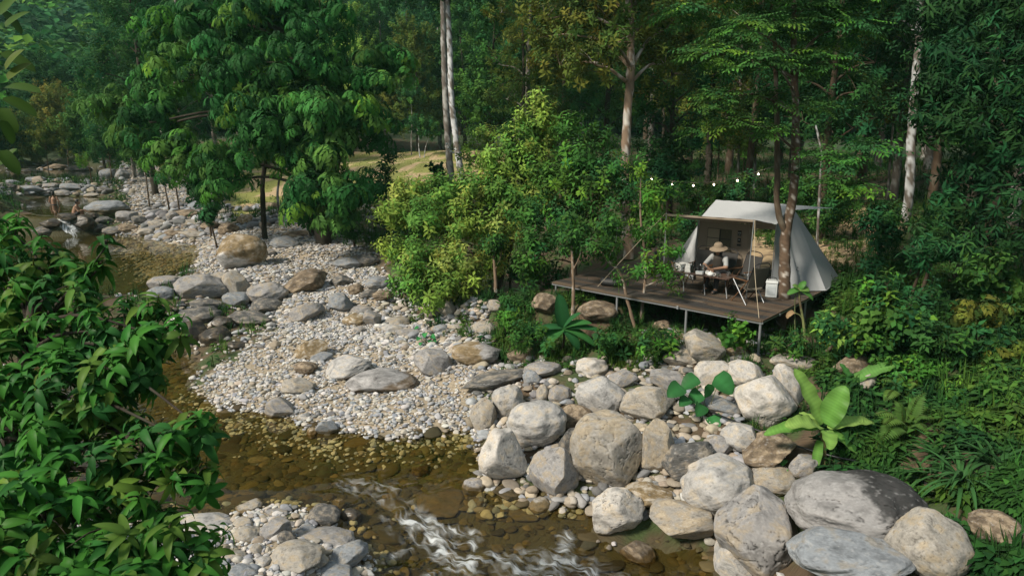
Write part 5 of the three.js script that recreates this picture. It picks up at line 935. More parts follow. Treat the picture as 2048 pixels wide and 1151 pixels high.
// ---------------------------------------------------------------- the wood behind: every tree stands by itself
function woodTree(px, t, H, rc, tones, seed, o = {}) {
  const R = rng(seed * 97 + 3), b = dl(px, t), T = thing(o.name ?? 'forest_tree', o.label, 'tree', null, 0, o.group), C = [], n = o.n ?? 15, lean = V((R() - .5) * .08 * H, 0, (R() - .5) * .08 * H), low = o.low ?? .28;
  for (let i = 0; i < n; i++) { const f = lerp(low, .97, (i + R() * .6) / n), a = i * 2.4 + R(), w = rc * Math.sin(Math.PI * Math.pow(clamp((f - low) / (1.04 - low) * .86 + .1), .8)); C.push({ c: b.clone().addScaledVector(lean, f).add(V(Math.cos(a) * w * .7, f * H, Math.sin(a) * w * .7)), r: rc * rr(R, .34, .56) * (1 - .25 * f), sq: .75 }); }
  trunk(T, [b.clone().add(V(0, -.1, 0)), b.clone().add(V((R() - .5) * .3, H * .4, 0)), b.clone().add(lean).add(V(0, H * .93, 0))], H * .013 + .03, .04, o.bark ?? pick(R, ['brown', 'grey', 'dark', 'grey']), t < 60 ? C : [], .05, seed);
  crown(T, C, { geo: o.geo ?? (t > 48 ? 'far' : 'tuft'), size: o.size ?? (t > 48 ? 1.15 : 1.2), density: o.density ?? (t > 48 ? 2.1 : 3.6), tones, up: .6, seed: seed + 500, low: .6 });
  return T;
}
const kinds = { dark: 'dark green', mid: 'mid green', olive: 'olive brown', teal: 'bluish green', yellow: 'yellowish green', rust: 'rusty brown', bright: 'bright green' };
let ws = 1;
const where = px => px < 300 ? 'above the upper stream' : px < 760 ? 'behind the umbrella leaved tree' : px < 1010 ? 'at the far side of the lawn' : px < 1350 ? 'behind the yellow green bush' : px < 1620 ? 'behind the tent' : px < 1830 ? 'beside the dirt path' : 'in the dark wood on the right';
for (const [px, t, H, rc, tn, o] of [
  // right hand wood
  [1345, 27, 8.5, 2.1, 'dark'], [1420, 33, 12, 2.8, 'olive'], [1500, 30, 11, 2.6, 'dark'], [1590, 32, 13, 3, 'mid'], [1655, 27, 11, 2.4, 'dark'], [1730, 34, 13, 3, 'dark'], [1800, 29, 12, 2.6, 'olive'], [1880, 27, 12, 2.8, 'dark'], [1960, 24, 12, 2.6, 'dark'], [2050, 22, 12, 2.8, 'dark'], [2110, 27, 13, 3, 'dark'], [2260, 20, 11, 2.8, 'dark'], [2380, 15, 9, 2.6, 'mid'], [2330, 26, 13, 3, 'dark'],
  [1460, 42, 16, 3.6, 'mid'], [1560, 44, 17, 3.8, 'olive'], [1660, 42, 17, 3.8, 'dark'], [1760, 44, 17, 3.8, 'mid'], [1860, 40, 17, 3.8, 'dark'], [1980, 38, 17, 3.8, 'dark'], [2090, 40, 18, 4, 'dark'],
  // middle
  [985, 50, 13, 3.2, 'mid'], [1055, 44, 14, 3, 'olive'], [1130, 48, 15, 3.4, 'dark'], [1210, 40, 14, 3, 'mid'], [1300, 46, 16, 3.4, 'olive'], [1380, 50, 15, 3.4, 'yellow'], [1030, 62, 19, 4, 'dark'], [1140, 64, 20, 4.2, 'teal'], [1250, 62, 20, 4.2, 'olive'], [1350, 66, 19, 4.2, 'mid'], [1480, 62, 21, 4.4, 'dark'], [1600, 64, 22, 4.4, 'mid'], [1720, 62, 22, 4.4, 'dark'], [1850, 60, 22, 4.4, 'dark'], [1980, 58, 22, 4.4, 'dark'],
  // beyond the lawn
  [560, 72, 15, 3.8, 'mid'], [640, 76, 18, 4.2, 'dark'], [700, 72, 15, 3.6, 'yellow'], [770, 74, 16, 3.8, 'mid'], [835, 70, 13, 3.2, 'olive', { low: .18 }], [880, 78, 17, 4, 'dark'], [930, 72, 15, 3.6, 'mid'], [975, 80, 19, 4.2, 'teal'], [600, 92, 22, 5, 'teal'], [720, 94, 23, 5, 'mid'], [820, 96, 24, 5, 'teal'], [920, 96, 24, 5.2, 'olive'], [1040, 90, 24, 5, 'teal'], [1160, 92, 25, 5, 'dark'], [1290, 92, 25, 5, 'teal'], [1420, 96, 25, 5, 'teal'],
  // left, above the upper stream
  [300, 42, 13, 3.2, 'dark'], [370, 46, 15, 3.4, 'dark'], [262, 52, 10.5, 3, 'mid'], [330, 60, 18, 4, 'dark'], [430, 58, 17, 3.8, 'mid'], [205, 62, 6.5, 3, 'mid'], [230, 80, 9, 3.6, 'olive'], [310, 84, 17, 4.6, 'dark'], [125, 78, 9.5, 5, 'dark', { n: 20, low: .12 }], [30, 70, 5, 3, 'olive', { low: .1 }], [-40, 60, 7, 3.2, 'dark'], [480, 80, 20, 4.6, 'dark'], [400, 90, 22, 5, 'teal'], [-120, 48, 10, 3.4, 'dark'],
].map((a, i, all) => {
  const say = b => `${kinds[b[4]]} ${b[1] > 70 ? 'distant ' : b[1] > 45 ? 'tall ' : ''}tree ${where(b[0])}`, me = say(a), same = all.filter(b => say(b) === me).sort((b, c) => b[0] - c[0]);
  return [...a.slice(0, 5), { label: same.length > 1 ? `${['first', 'second', 'third', 'fourth', 'fifth', 'sixth', 'seventh', 'eighth'][same.indexOf(a)]} from the left ${me}` : me, group: `trees ${where(a[0])}`, ...a[5] }];
})) woodTree(px, t, H, rc, tn, ws++, o);
// thin pale saplings at the back of the lawn and in the wood
for (const [x, y, t, r, tx, ty, label] of [[840, 312, 64, .06, 832, 250, 'pale sapling stem forking at the lawn edge'], [848, 312, 64, .05, 858, 255, 'slanting pale sapling stem at the lawn edge'], [823, 312, 66, .06, 821, 190, 'thin grey pole trunk at the lawn edge'], [1513, 330, 34, .07, 1514, 140, 'thin white trunk in the wood behind the tent'], [1480, 330, 34, .07, 1478, 130, 'slim brown trunk behind the tent'], [1645, 395, 22, .05, 1632, 250, 'crooked pale stem behind the tent roof'], [1784, 330, 30, .06, 1786, 150, 'thin straight trunk beside the dirt path'], [1045, 330, 42, .12, 1044, 40, 'dark straight trunk above the bush'], [1322, 330, 30, .09, 1325, 200, 'dark leaning trunk behind the light string'], [524, 415, 30, .13, 526, 260, 'dark slim trunk left of the umbrella leaved tree'], [556, 412, 33, .07, 552, 320, 'pale thin stem in the big tree shade']]) {
  const a = atT(x, y, t), b = a.clone(); b.y = ground(b.x, b.z) - .05; const s = thing('slim_tree', label, 'tree'), tp = atT(tx, ty, t); mesh('trunk', bark(tube([b, a.clone().lerp(tp, .3), a.clone().lerp(tp, .6).add(V(.1, 0, 0)), tp], r, r * .6, 8, 40, .15), ...BARK[/pale|white/.test(label) ? 'white' : /dark/.test(label) ? 'dark' : 'grey']), barkMat, s);
  crown(s, [{ c: tp, r: t * .016 }, { c: tp.clone().add(V(.4, -.5, .2)), r: t * .012 }], { geo: t > 48 ? 'far' : 'tuft', density: 3, size: .9, tones: 'mid', seed: x });
}
// bushes of the middle ground
function bush(px, py, w, h, t, tones, label, o = {}) {
  const T = thing('shrub', label, 'shrub', null, 0, o.group), R = rng(px * 3 + py), C = [], b = dl(px, t); const n = Math.round(5 + w * h / 1800);
  for (let i = 0; i < n; i++) C.push(cl(px + (R() - .5) * w * .75, py + (R() - .5) * h * .7, Math.min(w, h) * rr(R, .2, .34), t + (R() - .5) * w / FOCAL * t * .6, .85));
  trunk(T, [b, b.clone().lerp(atT(px, py, t), .6), atT(px, py, t)], o.r ?? .05, .015, 'brown', C, .014, px); crown(T, C, { geo: o.geo ?? 'tuft', size: o.size ?? .8, density: o.density ?? 10, tones, up: .6, seed: px + py, low: .6, m: o.m ?? LM }); if (o.more) crown(T, C, { geo: o.geo ?? 'tuft', size: o.size ?? .8, density: (o.density ?? 10) * .3, tones: o.more, up: .9, seed: px + py + 1, low: .2, name: 'lighter_leaves' });
}
for (const a of [
  [130, 215, 130, 90, 66, 'rust', 'rusty topped round bush above the upper stream', { geo: 'far', size: .9, density: 3 }], [90, 285, 150, 70, 60, 'olive', 'dark olive bush leaning over the upper stream', { geo: 'far', size: .9, density: 3 }], [215, 285, 90, 80, 48, 'dark', 'dark bush right of the rusty topped one', { size: 1.2, density: 4 }], [175, 320, 60, 30, 46, 'bright', 'small bright bush on the upper stream bank', { density: 6 }], [285, 300, 80, 80, 38, 'mid', 'leafy bush at the upper gravel end', { density: 6, size: 1 }], [345, 330, 70, 50, 36, 'olive', 'yellowish bush beside the upper gravel', { density: 8 }], [325, 350, 36, 22, 36, 'bright', 'grassy tuft bush on the upper gravel', { geo: 'small', density: 20 }], [405, 350, 60, 100, 31, 'teal', 'umbrella leaved sapling at the gravel edge', { geo: 'umbrella', size: .9, density: 3 }], [415, 420, 44, 60, 28, 'teal', 'low umbrella leaved sapling by the pool ledges', { geo: 'umbrella', size: .7, density: 4 }],
  [770, 350, 60, 110, 33, 'dark', 'dark shrub between the big tree and the lawn', { size: 1.1, density: 6 }], [700, 460, 60, 60, 27, 'dark', 'low dark shrub behind the big tree foot', { density: 8 }], [860, 385, 70, 40, 30, 'yellow', 'sunlit low shrub before the lawn', { density: 12 }], [880, 350, 34, 50, 30, 'teal', 'upright dark shrub beside the pale trunks', { geo: 'wide', size: .8, density: 6 }], [960, 290, 70, 70, 30, 'yellow', 'yellowish shrub behind the bush left shoulder', { size: 1, density: 6 }],
  [1330, 330, 90, 110, 26, 'dark', 'dark shrub behind the light string', { size: 1, density: 6 }], [1400, 395, 120, 60, 25, 'mid', 'mid green shrub behind the tent awning', { density: 9, more: 'bright' }], [1480, 385, 120, 60, 25, 'dark', 'dark shrub behind the tent roof', { density: 9, more: 'mid' }], [1385, 460, 70, 60, 22.5, 'dark', 'dark shrub left behind the tent', { density: 9 }], [1590, 380, 100, 80, 24, 'mid', 'leafy shrub right behind the tent roof', { density: 8, more: 'bright' }], [1660, 420, 90, 90, 23, 'mid', 'green shrub along the dirt path', { density: 8, more: 'bright' }], [1440, 260, 90, 90, 36, 'yellow', 'sunlit shrub in the clearing behind the tent', { size: 1.2, density: 4 }], [1490, 300, 70, 70, 34, 'yellow', 'second sunlit shrub in the clearing', { size: 1.1, density: 4 }],
  [1770, 470, 80, 170, 16.5, 'dark', 'fine leaved dark shrub at the path edge', { geo: 'small', size: 1, density: 14 }], [1880, 470, 130, 90, 14.5, 'dark', 'long leaved dark shrub right of the path', { geo: 'lance', size: .95, density: 12, more: 'teal' }], [1850, 510, 90, 60, 13.8, 'teal', 'bluish long leaved shrub in front of the dark one', { geo: 'lance', size: .85, density: 12 }], [1745, 590, 100, 70, 13.4, 'mid', 'leafy shrub beside the tent corner', { density: 14, more: 'bright' }], [1690, 672, 110, 60, 13, 'mid', 'leafy shrub right of the platform corner', { density: 14, more: 'yellow' }], [1790, 660, 130, 90, 12.6, 'mid', 'tangled shrub on the right slope', { geo: 'wide', size: .55, density: 16, more: 'bright' }], [1840, 600, 130, 60, 13, 'dark', 'dark tangle above the vine leaves', { density: 14 }], [1960, 625, 130, 50, 12.6, 'olive', 'pale lobed leaf shrub on the right slope', { geo: 'umbrella', size: .5, density: 7 }], [2030, 705, 90, 60, 12, 'olive', 'pale lobed leaf shrub at the right edge', { geo: 'umbrella', size: .5, density: 7 }], [1900, 700, 150, 90, 12.2, 'dark', 'dark low shrub under the pale lobed one', { density: 14, more: 'mid' }], [1990, 560, 120, 90, 13.2, 'mid', 'broad leaved vine mound on the right', { geo: 'wide', size: .6, density: 12 }], [1950, 790, 130, 80, 11.6, 'mid', 'grassy shrub on the right slope', { geo: 'lance', size: .6, density: 18, more: 'bright' }], [2030, 830, 90, 110, 11, 'mid', 'leafy shrub at the right edge above the brown boulder', { density: 16 }], [1740, 700, 110, 60, 12.6, 'mid', 'creeper mound above the brown grey boulder', { geo: 'wide', size: .45, density: 20, more: 'bright' }], [1850, 740, 100, 60, 12, 'bright', 'light weedy shrub in the middle of the slope', { geo: 'small', density: 26 }], [1880, 830, 120, 60, 11.4, 'mid', 'low tangle between the fern and strap clumps', { geo: 'small', density: 26, more: 'bright' }], [2000, 880, 110, 60, 11, 'mid', 'low leafy mound beside the right strap clump', { density: 18, more: 'bright' }], [1850, 660, 120, 70, 12.4, 'dark', 'dense dark shrub behind the vine leaves', { geo: 'wide', size: .5, density: 16, more: 'teal' }], [1990, 690, 110, 60, 12.2, 'dark', 'dense dark shrub under the pale lobed leaves', { geo: 'wide', size: .5, density: 16 }], [1930, 870, 100, 50, 11.2, 'dark', 'dark herb mound behind the strap clumps', { density: 18 }], [1760, 800, 60, 50, 12, 'dark', 'dark herb mound between banana shoot and fern', { density: 18 }], [1850, 800, 70, 50, 11.8, 'teal', 'dark leafy mound right of the fern', { geo: 'lance', size: .5, density: 18 }], [2035, 780, 60, 70, 11.6, 'dark', 'dark shrub at the right edge of the slope', { density: 18 }], [1700, 860, 50, 40, 12, 'mid', 'small herb right of the banana stem', { geo: 'small', density: 30 }], [1930, 1010, 110, 40, 10.4, 'mid', 'low herbs above the right brown boulder', { geo: 'small', density: 32 }], [2030, 1110, 60, 60, 9.8, 'mid', 'low herbs at the lower right corner', { geo: 'small', density: 30 }], [1800, 760, 90, 60, 12, 'mid', 'weedy shrub behind the fern', { geo: 'small', density: 26, more: 'bright' }],
  [1100, 560, 90, 60, 18.4, 'dark', 'shaded shrub below the dark bush', { density: 10 }], [1050, 610, 110, 60, 17.6, 'mid', 'grassy shrub left of the platform end', { geo: 'lance', size: .7, density: 16 }], [1020, 540, 80, 60, 20.5, 'dark', 'shaded shrub behind the mottled stem', { density: 9 }], [1310, 690, 90, 50, 14.4, 'mid', 'leafy low shrub left of the slanting slab', { density: 18, more: 'bright' }], [1220, 690, 80, 50, 15, 'mid', 'low shrub between the platform and bank', { density: 18 }], [1060, 680, 90, 50, 15.8, 'mid', 'low leafy shrub behind the dark slab', { geo: 'small', density: 28 }], [1010, 650, 60, 40, 16.4, 'bright', 'low weedy shrub at the gravel margin', { geo: 'small', density: 28 }],
  [1470, 660, 60, 50, 13.8, 'bright', 'small heart leaved creeper under the platform', { geo: 'wide', size: .45, density: 20 }], [1580, 690, 80, 40, 13.4, 'mid', 'weedy shrub right of the platform leg', { geo: 'small', density: 30 }], 
]) bush(...a);

// ---------------------------------------------------------------- ground cover
{
  const R = rng(303), blades = [1, 2, 3].map(i => { const r = rng(i * 5), l = new Leafy(); for (let k = 0; k < 11; k++) { const a = r() * 6.28, d = polar(a, rr(r, .7, 1.35)); l.blade(V((r() - .5) * .06, 0, (r() - .5) * .06), d, polar(a, -.3), rr(r, .14, .34), rr(r, .008, .016), { droop: rr(r, .3, 1.5), fold: .1, seg: 3, tone: rr(r, .7, 1.3), shape: 0 }); } return l.geo(); });
  const herb = [1, 2].map(i => tuft(i + 60, 9, .12, .055, { len: .2, e0: -.1, e1: .7 }));
  const G = [[], [], []], Hb = [[], []], gt = [[.03, .10, .02], [.045, .14, .025], [.06, .16, .03], [.08, .15, .03]].map(clr);
  const keep = [[1850, 955], [1925, 965], [1985, 930], [1880, 915], [1808, 868], [1800, 800], [1648, 936], [1572, 935]].map(a => hit(...a).p);
  const put = (x, z, gr, s, tone0) => { const y = ground(x, z); if (pools.some(p => sdf(p.P, x, z) < .25) || placedRocks.some(k => (k[0] - x) ** 2 + (k[1] - z) ** 2 < (k[2] * .95) ** 2) || keep.some(k => (k.x - x) ** 2 + (k.z - z) ** 2 < .2 && R() < .8)) return; const kind = fbm2(x * .55 + 7, z * .55, 3), tone = tone0.clone().lerp(kind > 0 ? clr([.075, .15, .02]) : clr([.008, .05, .014]), Math.min(.8, Math.abs(kind) * 2)); s *= 1 + .8 * fbm2(x * 1.1, z * 1.1 + 9, 2); const d = V((R() - .5) * .4, 1, (R() - .5) * .4).normalize(); (gr ? G[Math.floor(R() * 3)] : Hb[Math.floor(R() * 2)]).push([V(x, y - .01, z), d, R() * 6.28, s, jitter(R, tone, .3, .12)]); };
  for (const [x0, x1, y0, y1, n, dark] of [[1640, 2060, 560, 1000, 9500, 2], [1760, 2060, 940, 1160, 2600, 2], [960, 1340, 590, 745, 3000, 0], [1340, 1700, 655, 760, 1100, 0], [820, 1010, 560, 680, 700, 0], [1300, 1780, 395, 480, 1300, 1], [1620, 1800, 470, 600, 900, 1], [1100, 1560, 560, 650, 700, 1], [470, 780, 400, 470, 800, 1], [760, 1010, 370, 480, 1500, 0], [1500, 1720, 700, 930, 700, 0]]) for (let i = 0; i < n; i++) {
    const q = hit(rr(R, x0, x1), rr(R, y0, y1)).p, nn = fbm2(q.x * .9, q.z * .9, 3); if (nn < -.16 || sdf(pathP, q.x, q.z) < -.2 || gravelAt(q.x, q.z) < .1) continue; put(q.x, q.z, R() < (dark === 2 ? .05 : .4), rr(R, .6, 1.25) * (dark === 2 ? 1.5 : 1) * (1 + Math.max(0, (-q.z - 14)) * .02), dark === 1 ? gt[0] : dark === 2 ? pick(R, [gt[0], gt[0], gt[1]]) : pick(R, gt));
  }
  for (let i = 0; i < 9000; i++) { const x = rr(R, -34, 10), z = rr(R, -74, -32), d = sdf(lawnP, x, z); if (d > .4) continue; if (fbm2(x * .35, z * .22 + 4, 3) > .1 && R() < .8) continue; put(x, z, true, rr(R, .3, .55), pick(R, [clr([.14, .16, .03]), clr([.10, .13, .03])])); }
  for (let i = 0; i < 16000; i++) { const x = rr(R, -40, 40), z = rr(R, -75, -24); if (sdf(lawnP, x, z) < .5 || sdf(pathP, x, z) < .3 || gravelAt(x, z) < .4) continue; put(x, z, R() < .3, rr(R, 1.4, 3), gt[0]); }
  for (let i = 0; i < 2600; i++) { const x = rr(R, -16, -5), z = rr(R, -30, -4); if (gravelAt(x, z) < .4) continue; put(x, z, R() < .5, rr(R, .8, 2), gt[i % 2]); }
  for (let i = 0; i < 9000; i++) { const x = rr(R, 8.5, 26), z = rr(R, -30, -3); put(x, z, R() < .2, rr(R, .9, 2), pick(R, gt)); }
  G.forEach((l, i) => tag(scatter('grass', blades[i], LM, l), 'grass tufts on the banks, slope and lawn', 'grass', 'ground cover', 'stuff')); Hb.forEach((l, i) => tag(scatter('undergrowth', herb[i], LM, l), 'low leafy herbs covering the wood floor and slope', 'herbs', 'ground cover', 'stuff'));
}

// ---------------------------------------------------------------- far wooded hillside
{
  const R = rng(808), ball = [1, 2, 3].map(i => { const r = rng(i * 9), l = new Leafy(); for (let k = 0; k < 150; k++) { const d = polar(r() * 6.28, Math.asin(rr(r, -.35, 1))), p = d.clone().multiplyScalar(.75 + .3 * r()); const n = d.clone().add(V(r() - .5, r() - .3, r() - .5)).normalize(); l.blade(p, V(r() - .5, r() - .5, r() - .5).cross(n).normalize(), n, .34, .26, { seg: 2, tone: rr(r, .6, 1.35) }); } return l.geo(); });
  const L = [[], [], []], tn = [...TONE.mid, ...TONE.teal, ...TONE.bright].map(clr);
  for (let i = 0; i < 9000; i++) { const a = rr(R, -.95, .8), far = rr(R, 100, 420), x = Math.sin(a) * far, z = -Math.cos(a) * far; if (far > 260 && a > -.3 && a < .6 && R() < .5) continue; const s = rr(R, 3, 5.6); L[i % 3].push([onGround(x, z, s * .7), V((R() - .5) * .3, 1, (R() - .5) * .3).normalize(), R() * 6.28, V(s, s * rr(R, .8, 1.25), s), jitter(R, pick(R, tn), .3, .1)]); }
  L.forEach((l, i) => tag(scatter('hillside_forest', ball[i], LM, l), 'hazy forest covering the hillside far behind', 'forest', 'far forest', 'stuff'));
}
scene.fog = new THREE.FogExp2(0x8fc8b8, .00035);

// ---------------------------------------------------------------- plants one can pick out
const BM = c => leafMat({ color: clr(c), clearcoat: .2, clearcoatRoughness: .4 });
function bigLeaf(T, a, b, w, m, o = {}) {                                                  // a broad leaf from a to b, arching
  const d = b.clone().sub(a), L = d.length() * 1.06, l = new Leafy(), n = (o.n ?? V(0, 1, .45)).clone(); d.normalize(); n.addScaledVector(d, -n.dot(d)).normalize();
  d.applyAxisAngle(d.clone().cross(n).normalize(), (o.droop ?? .7) * .5); const n2 = n.clone(); n2.addScaledVector(d, -n2.dot(d)).normalize();
  l.blade(V(0, 0, 0), d, n2, L, w, { droop: o.droop ?? .7, fold: o.fold ?? .22, seg: o.seg ?? 30, shape: o.shape ?? 2, rib: .6, wave: o.wave ?? .6 }); const k = mesh('leaf', l.geo(), m, T); k.position.copy(a); return k;
}
{
  const f = hit(1648, 936), T = thing('banana_plant', 'young banana plant with broad bright leaves among the boulders', 'banana plant'), t = f.t, top = atT(1644, 858, t), m = [BM([.15, .28, .06]), BM([.10, .23, .045]), BM([.19, .31, .075])];
  mesh('stem', bark(tube([f.p, f.p.clone().lerp(top, .5).add(V(.02, 0, 0)), top], .05, .03, 10, 20, .15), [.10, .09, .03], [.06, .04, .025], .1), barkMat, T);
  for (const [bx, by, x, y, w, dt, k, o] of [[1645, 848, 1592, 742, .30, .05, 0, { droop: .25 }], [1652, 848, 1690, 775, .36, -.15, 1, { droop: .35 }], [1640, 855, 1530, 868, .22, -.1, 1, { droop: .9 }], [1640, 852, 1573, 852, .28, -.35, 2, { droop: .8 }], [1655, 855, 1748, 845, .2, .1, 2, { droop: .9 }], [1650, 860, 1660, 898, .24, -.45, 0, { droop: 1.1, n: V(0, 1, .9) }], [1655, 862, 1740, 935, .2, -.1, 1, { droop: .9 }], [1640, 850, 1600, 825, .12, .3, 2, {}], [1640, 880, 1628, 940, .14, -.1, 1, { droop: .6 }]]) bigLeaf(T, atT(bx, by, t), atT(x, y, t + dt), w * 1.02, m[k], o);
}
{
  const f = hit(1702, 790), T = thing('banana_shoot', 'small banana shoot with one long leaf pointing up right', 'banana plant'), t = f.t, top = atT(1704, 762, t);
  mesh('stem', bark(tube([f.p, f.p.clone().lerp(top, .5), top], .03, .018, 8, 12, .1), [.08, .10, .03], [.06, .05, .03], .1), barkMat, T);
  bigLeaf(T, top, atT(1792, 730, t - .1), .24, BM([.09, .21, .05]), { droop: .5 }); bigLeaf(T, top, atT(1682, 728, t + .1), .14, BM([.04, .13, .03]), { droop: .3 }); bigLeaf(T, top, atT(1668, 758, t + .2), .14, BM([.03, .10, .03]), { droop: .9 });
}
{
  const f = hit(1122, 705), T = thing('broad_leaf_plant', 'dark plant with very broad leaves before the platform end', 'plant'), t = f.t - .3, top = atT(1126, 655, t), m = [BM([.018, .09, .028]), BM([.03, .125, .03])];
  mesh('stem', bark(tube([f.p, f.p.clone().lerp(top, .5).add(V(.05, 0, 0)), top], .04, .02, 8, 14, .2), ...BARK.brown), barkMat, T);
  for (const [x, y, w, k, o] of [[1118, 590, .34, 0, { droop: .3 }], [1182, 645, .22, 1, { droop: .8 }], [1082, 700, .34, 1, { droop: 1.1 }], [1158, 700, .26, 0, { droop: 1 }], [1070, 660, .22, 0, {}], [1190, 690, .24, 1, { droop: .8 }], [1160, 625, .16, 0, {}], [1205, 662, .2, 0, {}]]) bigLeaf(T, top, atT(x, y, t - .15), w, m[k], { ...o, wave: .1, seg: 10 });
}
{
  const f = hit(1612, 705), T = thing('drooping_taro', 'tall wilting taro stalks standing beside the platform corner', 'plant'), t = f.t - .15, m = [BM([.06, .17, .035]), BM([.11, .2, .05])], dry = solid(.24, .16, .08, { side: THREE.DoubleSide });
  const st = (pts, r, c = [.13, .15, .05]) => mesh('stalk', bark(tube(pts.map(a => atT(a[0], a[1], t)), r, r * .6, 7, 30, .1), c, [.08, .06, .03], .1), barkMat, T);
  st([[1612, 708], [1608, 650], [1600, 600], [1598, 575]], .035); st([[1610, 650], [1600, 630], [1588, 625]], .018); st([[1592, 690], [1590, 630], [1592, 590], [1597, 578]], .018, [.07, .09, .03]);
  for (const [x, y, w, k] of [[1575, 588, .13, 0], [1620, 580, .16, 1], [1612, 562, .13, 0], [1586, 570, .12, 1], [1628, 600, .12, 0]]) bigLeaf(T, atT(1598, 578, t), atT(x, y, t - .05), w, m[k], { droop: 1, seg: 8, n: V(0, 1, .8), wave: .1 });
  bigLeaf(T, atT(1590, 625, t), atT(1574, 636, t), .12, dry, { droop: 1.3, seg: 8, fold: .9 });
}
function heartPlant(px, py, leaves, label, tone, name = 'heart_leaf_plant') {
  const f = hit(px, py), T = thing(name, label, 'plant'), m = [BM(tone), BM(tone.map(x => x * 1.35))];
  leaves.forEach(([x, y, s], i) => {
    const t = f.t - .12 - (i % 3) * .08, p = atT(x, y, t), foot = f.p.clone().add(V((i % 3 - 1) * .08, -.02, 0)); mesh('stalk', bark(tube([foot, foot.clone().lerp(p, .6).add(V(0, .08, 0)), p], .008, .005, 5, 10), [.06, .09, .03], [.1, .08, .04], .1), barkMat, T);
    const w = s * .86 / FOCAL * t, dir = p.clone().sub(f.p).setY(-.25 * w).normalize().add(V(0, -.35, .3)).normalize(); bigLeaf(T, p.clone().addScaledVector(dir, -w * .3), p.clone().addScaledVector(dir, w * .75), w, m[i % 2], { seg: 9, droop: .7, n: V((i % 5 - 2) * .25, 1, .6 + (i % 4) * .15), wave: .2, fold: .28, shape: 3 });
  });
}
heartPlant(1412, 842, [[1388, 762, 44], [1440, 762, 52], [1356, 778, 42], [1395, 790, 36], [1402, 815, 34], [1428, 838, 36], [1452, 846, 26], [1472, 852, 28], [1372, 800, 30], [1415, 775, 34]], 'heart leaved plant growing between the pale boulders over the pipe', [.022, .105, .03]);
heartPlant(852, 690, [[835, 655, 11], [850, 668, 14], [838, 676, 12], [864, 672, 13], [858, 682, 13], [842, 686, 11], [868, 680, 10]], 'small green sprout growing out of the gravel', [.03, .16, .05], 'green_sprout');
heartPlant(1572, 935, [[1568, 922, 18], [1570, 940, 14]], 'tiny two leaved seedling behind the rounded brownish boulder', [.06, .2, .05], 'seedling');
heartPlant(1815, 640, [[1822, 578, 30], [1800, 600, 28], [1785, 628, 30], [1860, 612, 30], [1880, 600, 26], [1830, 625, 26], [1875, 630, 26], [1790, 665, 28], [1840, 590, 24]], 'lobed vine leaves climbing the right slope', [.025, .13, .04], 'vine');
heartPlant(1930, 420, [[1880, 392, 32], [1935, 405, 32], [1890, 410, 26], [1920, 430, 24], [1900, 378, 26], [1905, 520, 30], [1950, 515, 30], [1990, 515, 26], [1940, 535, 24]], 'vine with lobed leaves hanging in the dark wood', [.018, .105, .035], 'vine');
function fronded(px, py, fr, label) {
  const f = hit(px, py), T = thing('fern', label, 'fern', null, 0, 'ferns on the right slope'), R = rng(px), m = [BM([.10, .19, .035]), BM([.07, .15, .03])];
  for (const [x, y, dt] of fr) {
    const tip = atT(x, y, f.t - .1 + dt), a = f.p.clone().add(V(0, .05, 0)), c = new THREE.CatmullRomCurve3([a, a.clone().lerp(tip, .55).add(V(0, .16, 0)), tip]), l = new Leafy(), n = 20, L = c.getLength();
    for (let i = 4; i <= n; i++) { const q = c.getPointAt(i / n), d = c.getTangentAt(i / n), s = d.clone().cross(Y).normalize(), up = s.clone().cross(d), w = L * .26 * Math.sin(Math.PI * Math.min(1, i / n * .8 + .14)); for (const k of [-1, 1]) l.blade(q, d.clone().multiplyScalar(.35).addScaledVector(s, k), up, w, w * .26, { seg: 3, droop: .5, tone: rr(R, .8, 1.2) }); if (i < n) l.twig(q, c.getPointAt((i + 1) / n), .004); }
    mesh('frond', l.geo(), pick(R, m), T);
  }
}
fronded(1808, 868, [[1850, 785, 0], [1752, 828, -.1], [1868, 838, -.2], [1770, 848, -.3], [1862, 868, -.3], [1765, 878, -.35], [1790, 800, .2]], 'bright fern right of the banana plant'); fronded(1800, 800, [[1760, 760, 0], [1800, 745, .1], [1840, 770, 0], [1770, 800, -.2]], 'darker fern above the bright one');
function strap(px, py, n, L, label, tone) {
  const f = hit(px, py), T = thing('strap_leaf_plant', label, 'plant', null, 0, 'strap leaved clumps on the right slope'), R = rng(px * 5), G = [], m = BM(tone);
  for (let i = 0; i < n; i++) { const a = R() * 6.28, e = rr(R, .35, 1.25), d = polar(a, e), l = new Leafy(); l.blade(V((R() - .5) * .12, 0, (R() - .5) * .12), d, polar(a, e + 1.57).multiplyScalar(1), L * rr(R, .6, 1.15), .05 * rr(R, .7, 1.2), { seg: 7, droop: rr(R, .9, 1.9), fold: .4, tone: rr(R, .7, 1.3), shape: 1, rib: .15 }); const k = mesh('leaf', l.geo(), m, T); k.position.copy(f.p); }
}
strap(1850, 955, 44, .75, 'strap leaved clump beside the huge grey boulder', [.05, .14, .035]); strap(1925, 965, 48, .8, 'largest strap leaved clump on the lower right slope', [.04, .125, .035]); strap(1985, 930, 36, .75, 'strap leaved clump nearest the right edge', [.035, .11, .03]); strap(1880, 915, 36, .7, 'strap leaved clump behind the other ones', [.035, .12, .03]); strap(1050, 592, 30, .7, 'grassy strap leaved clump left of the platform end', [.03, .10, .03]);

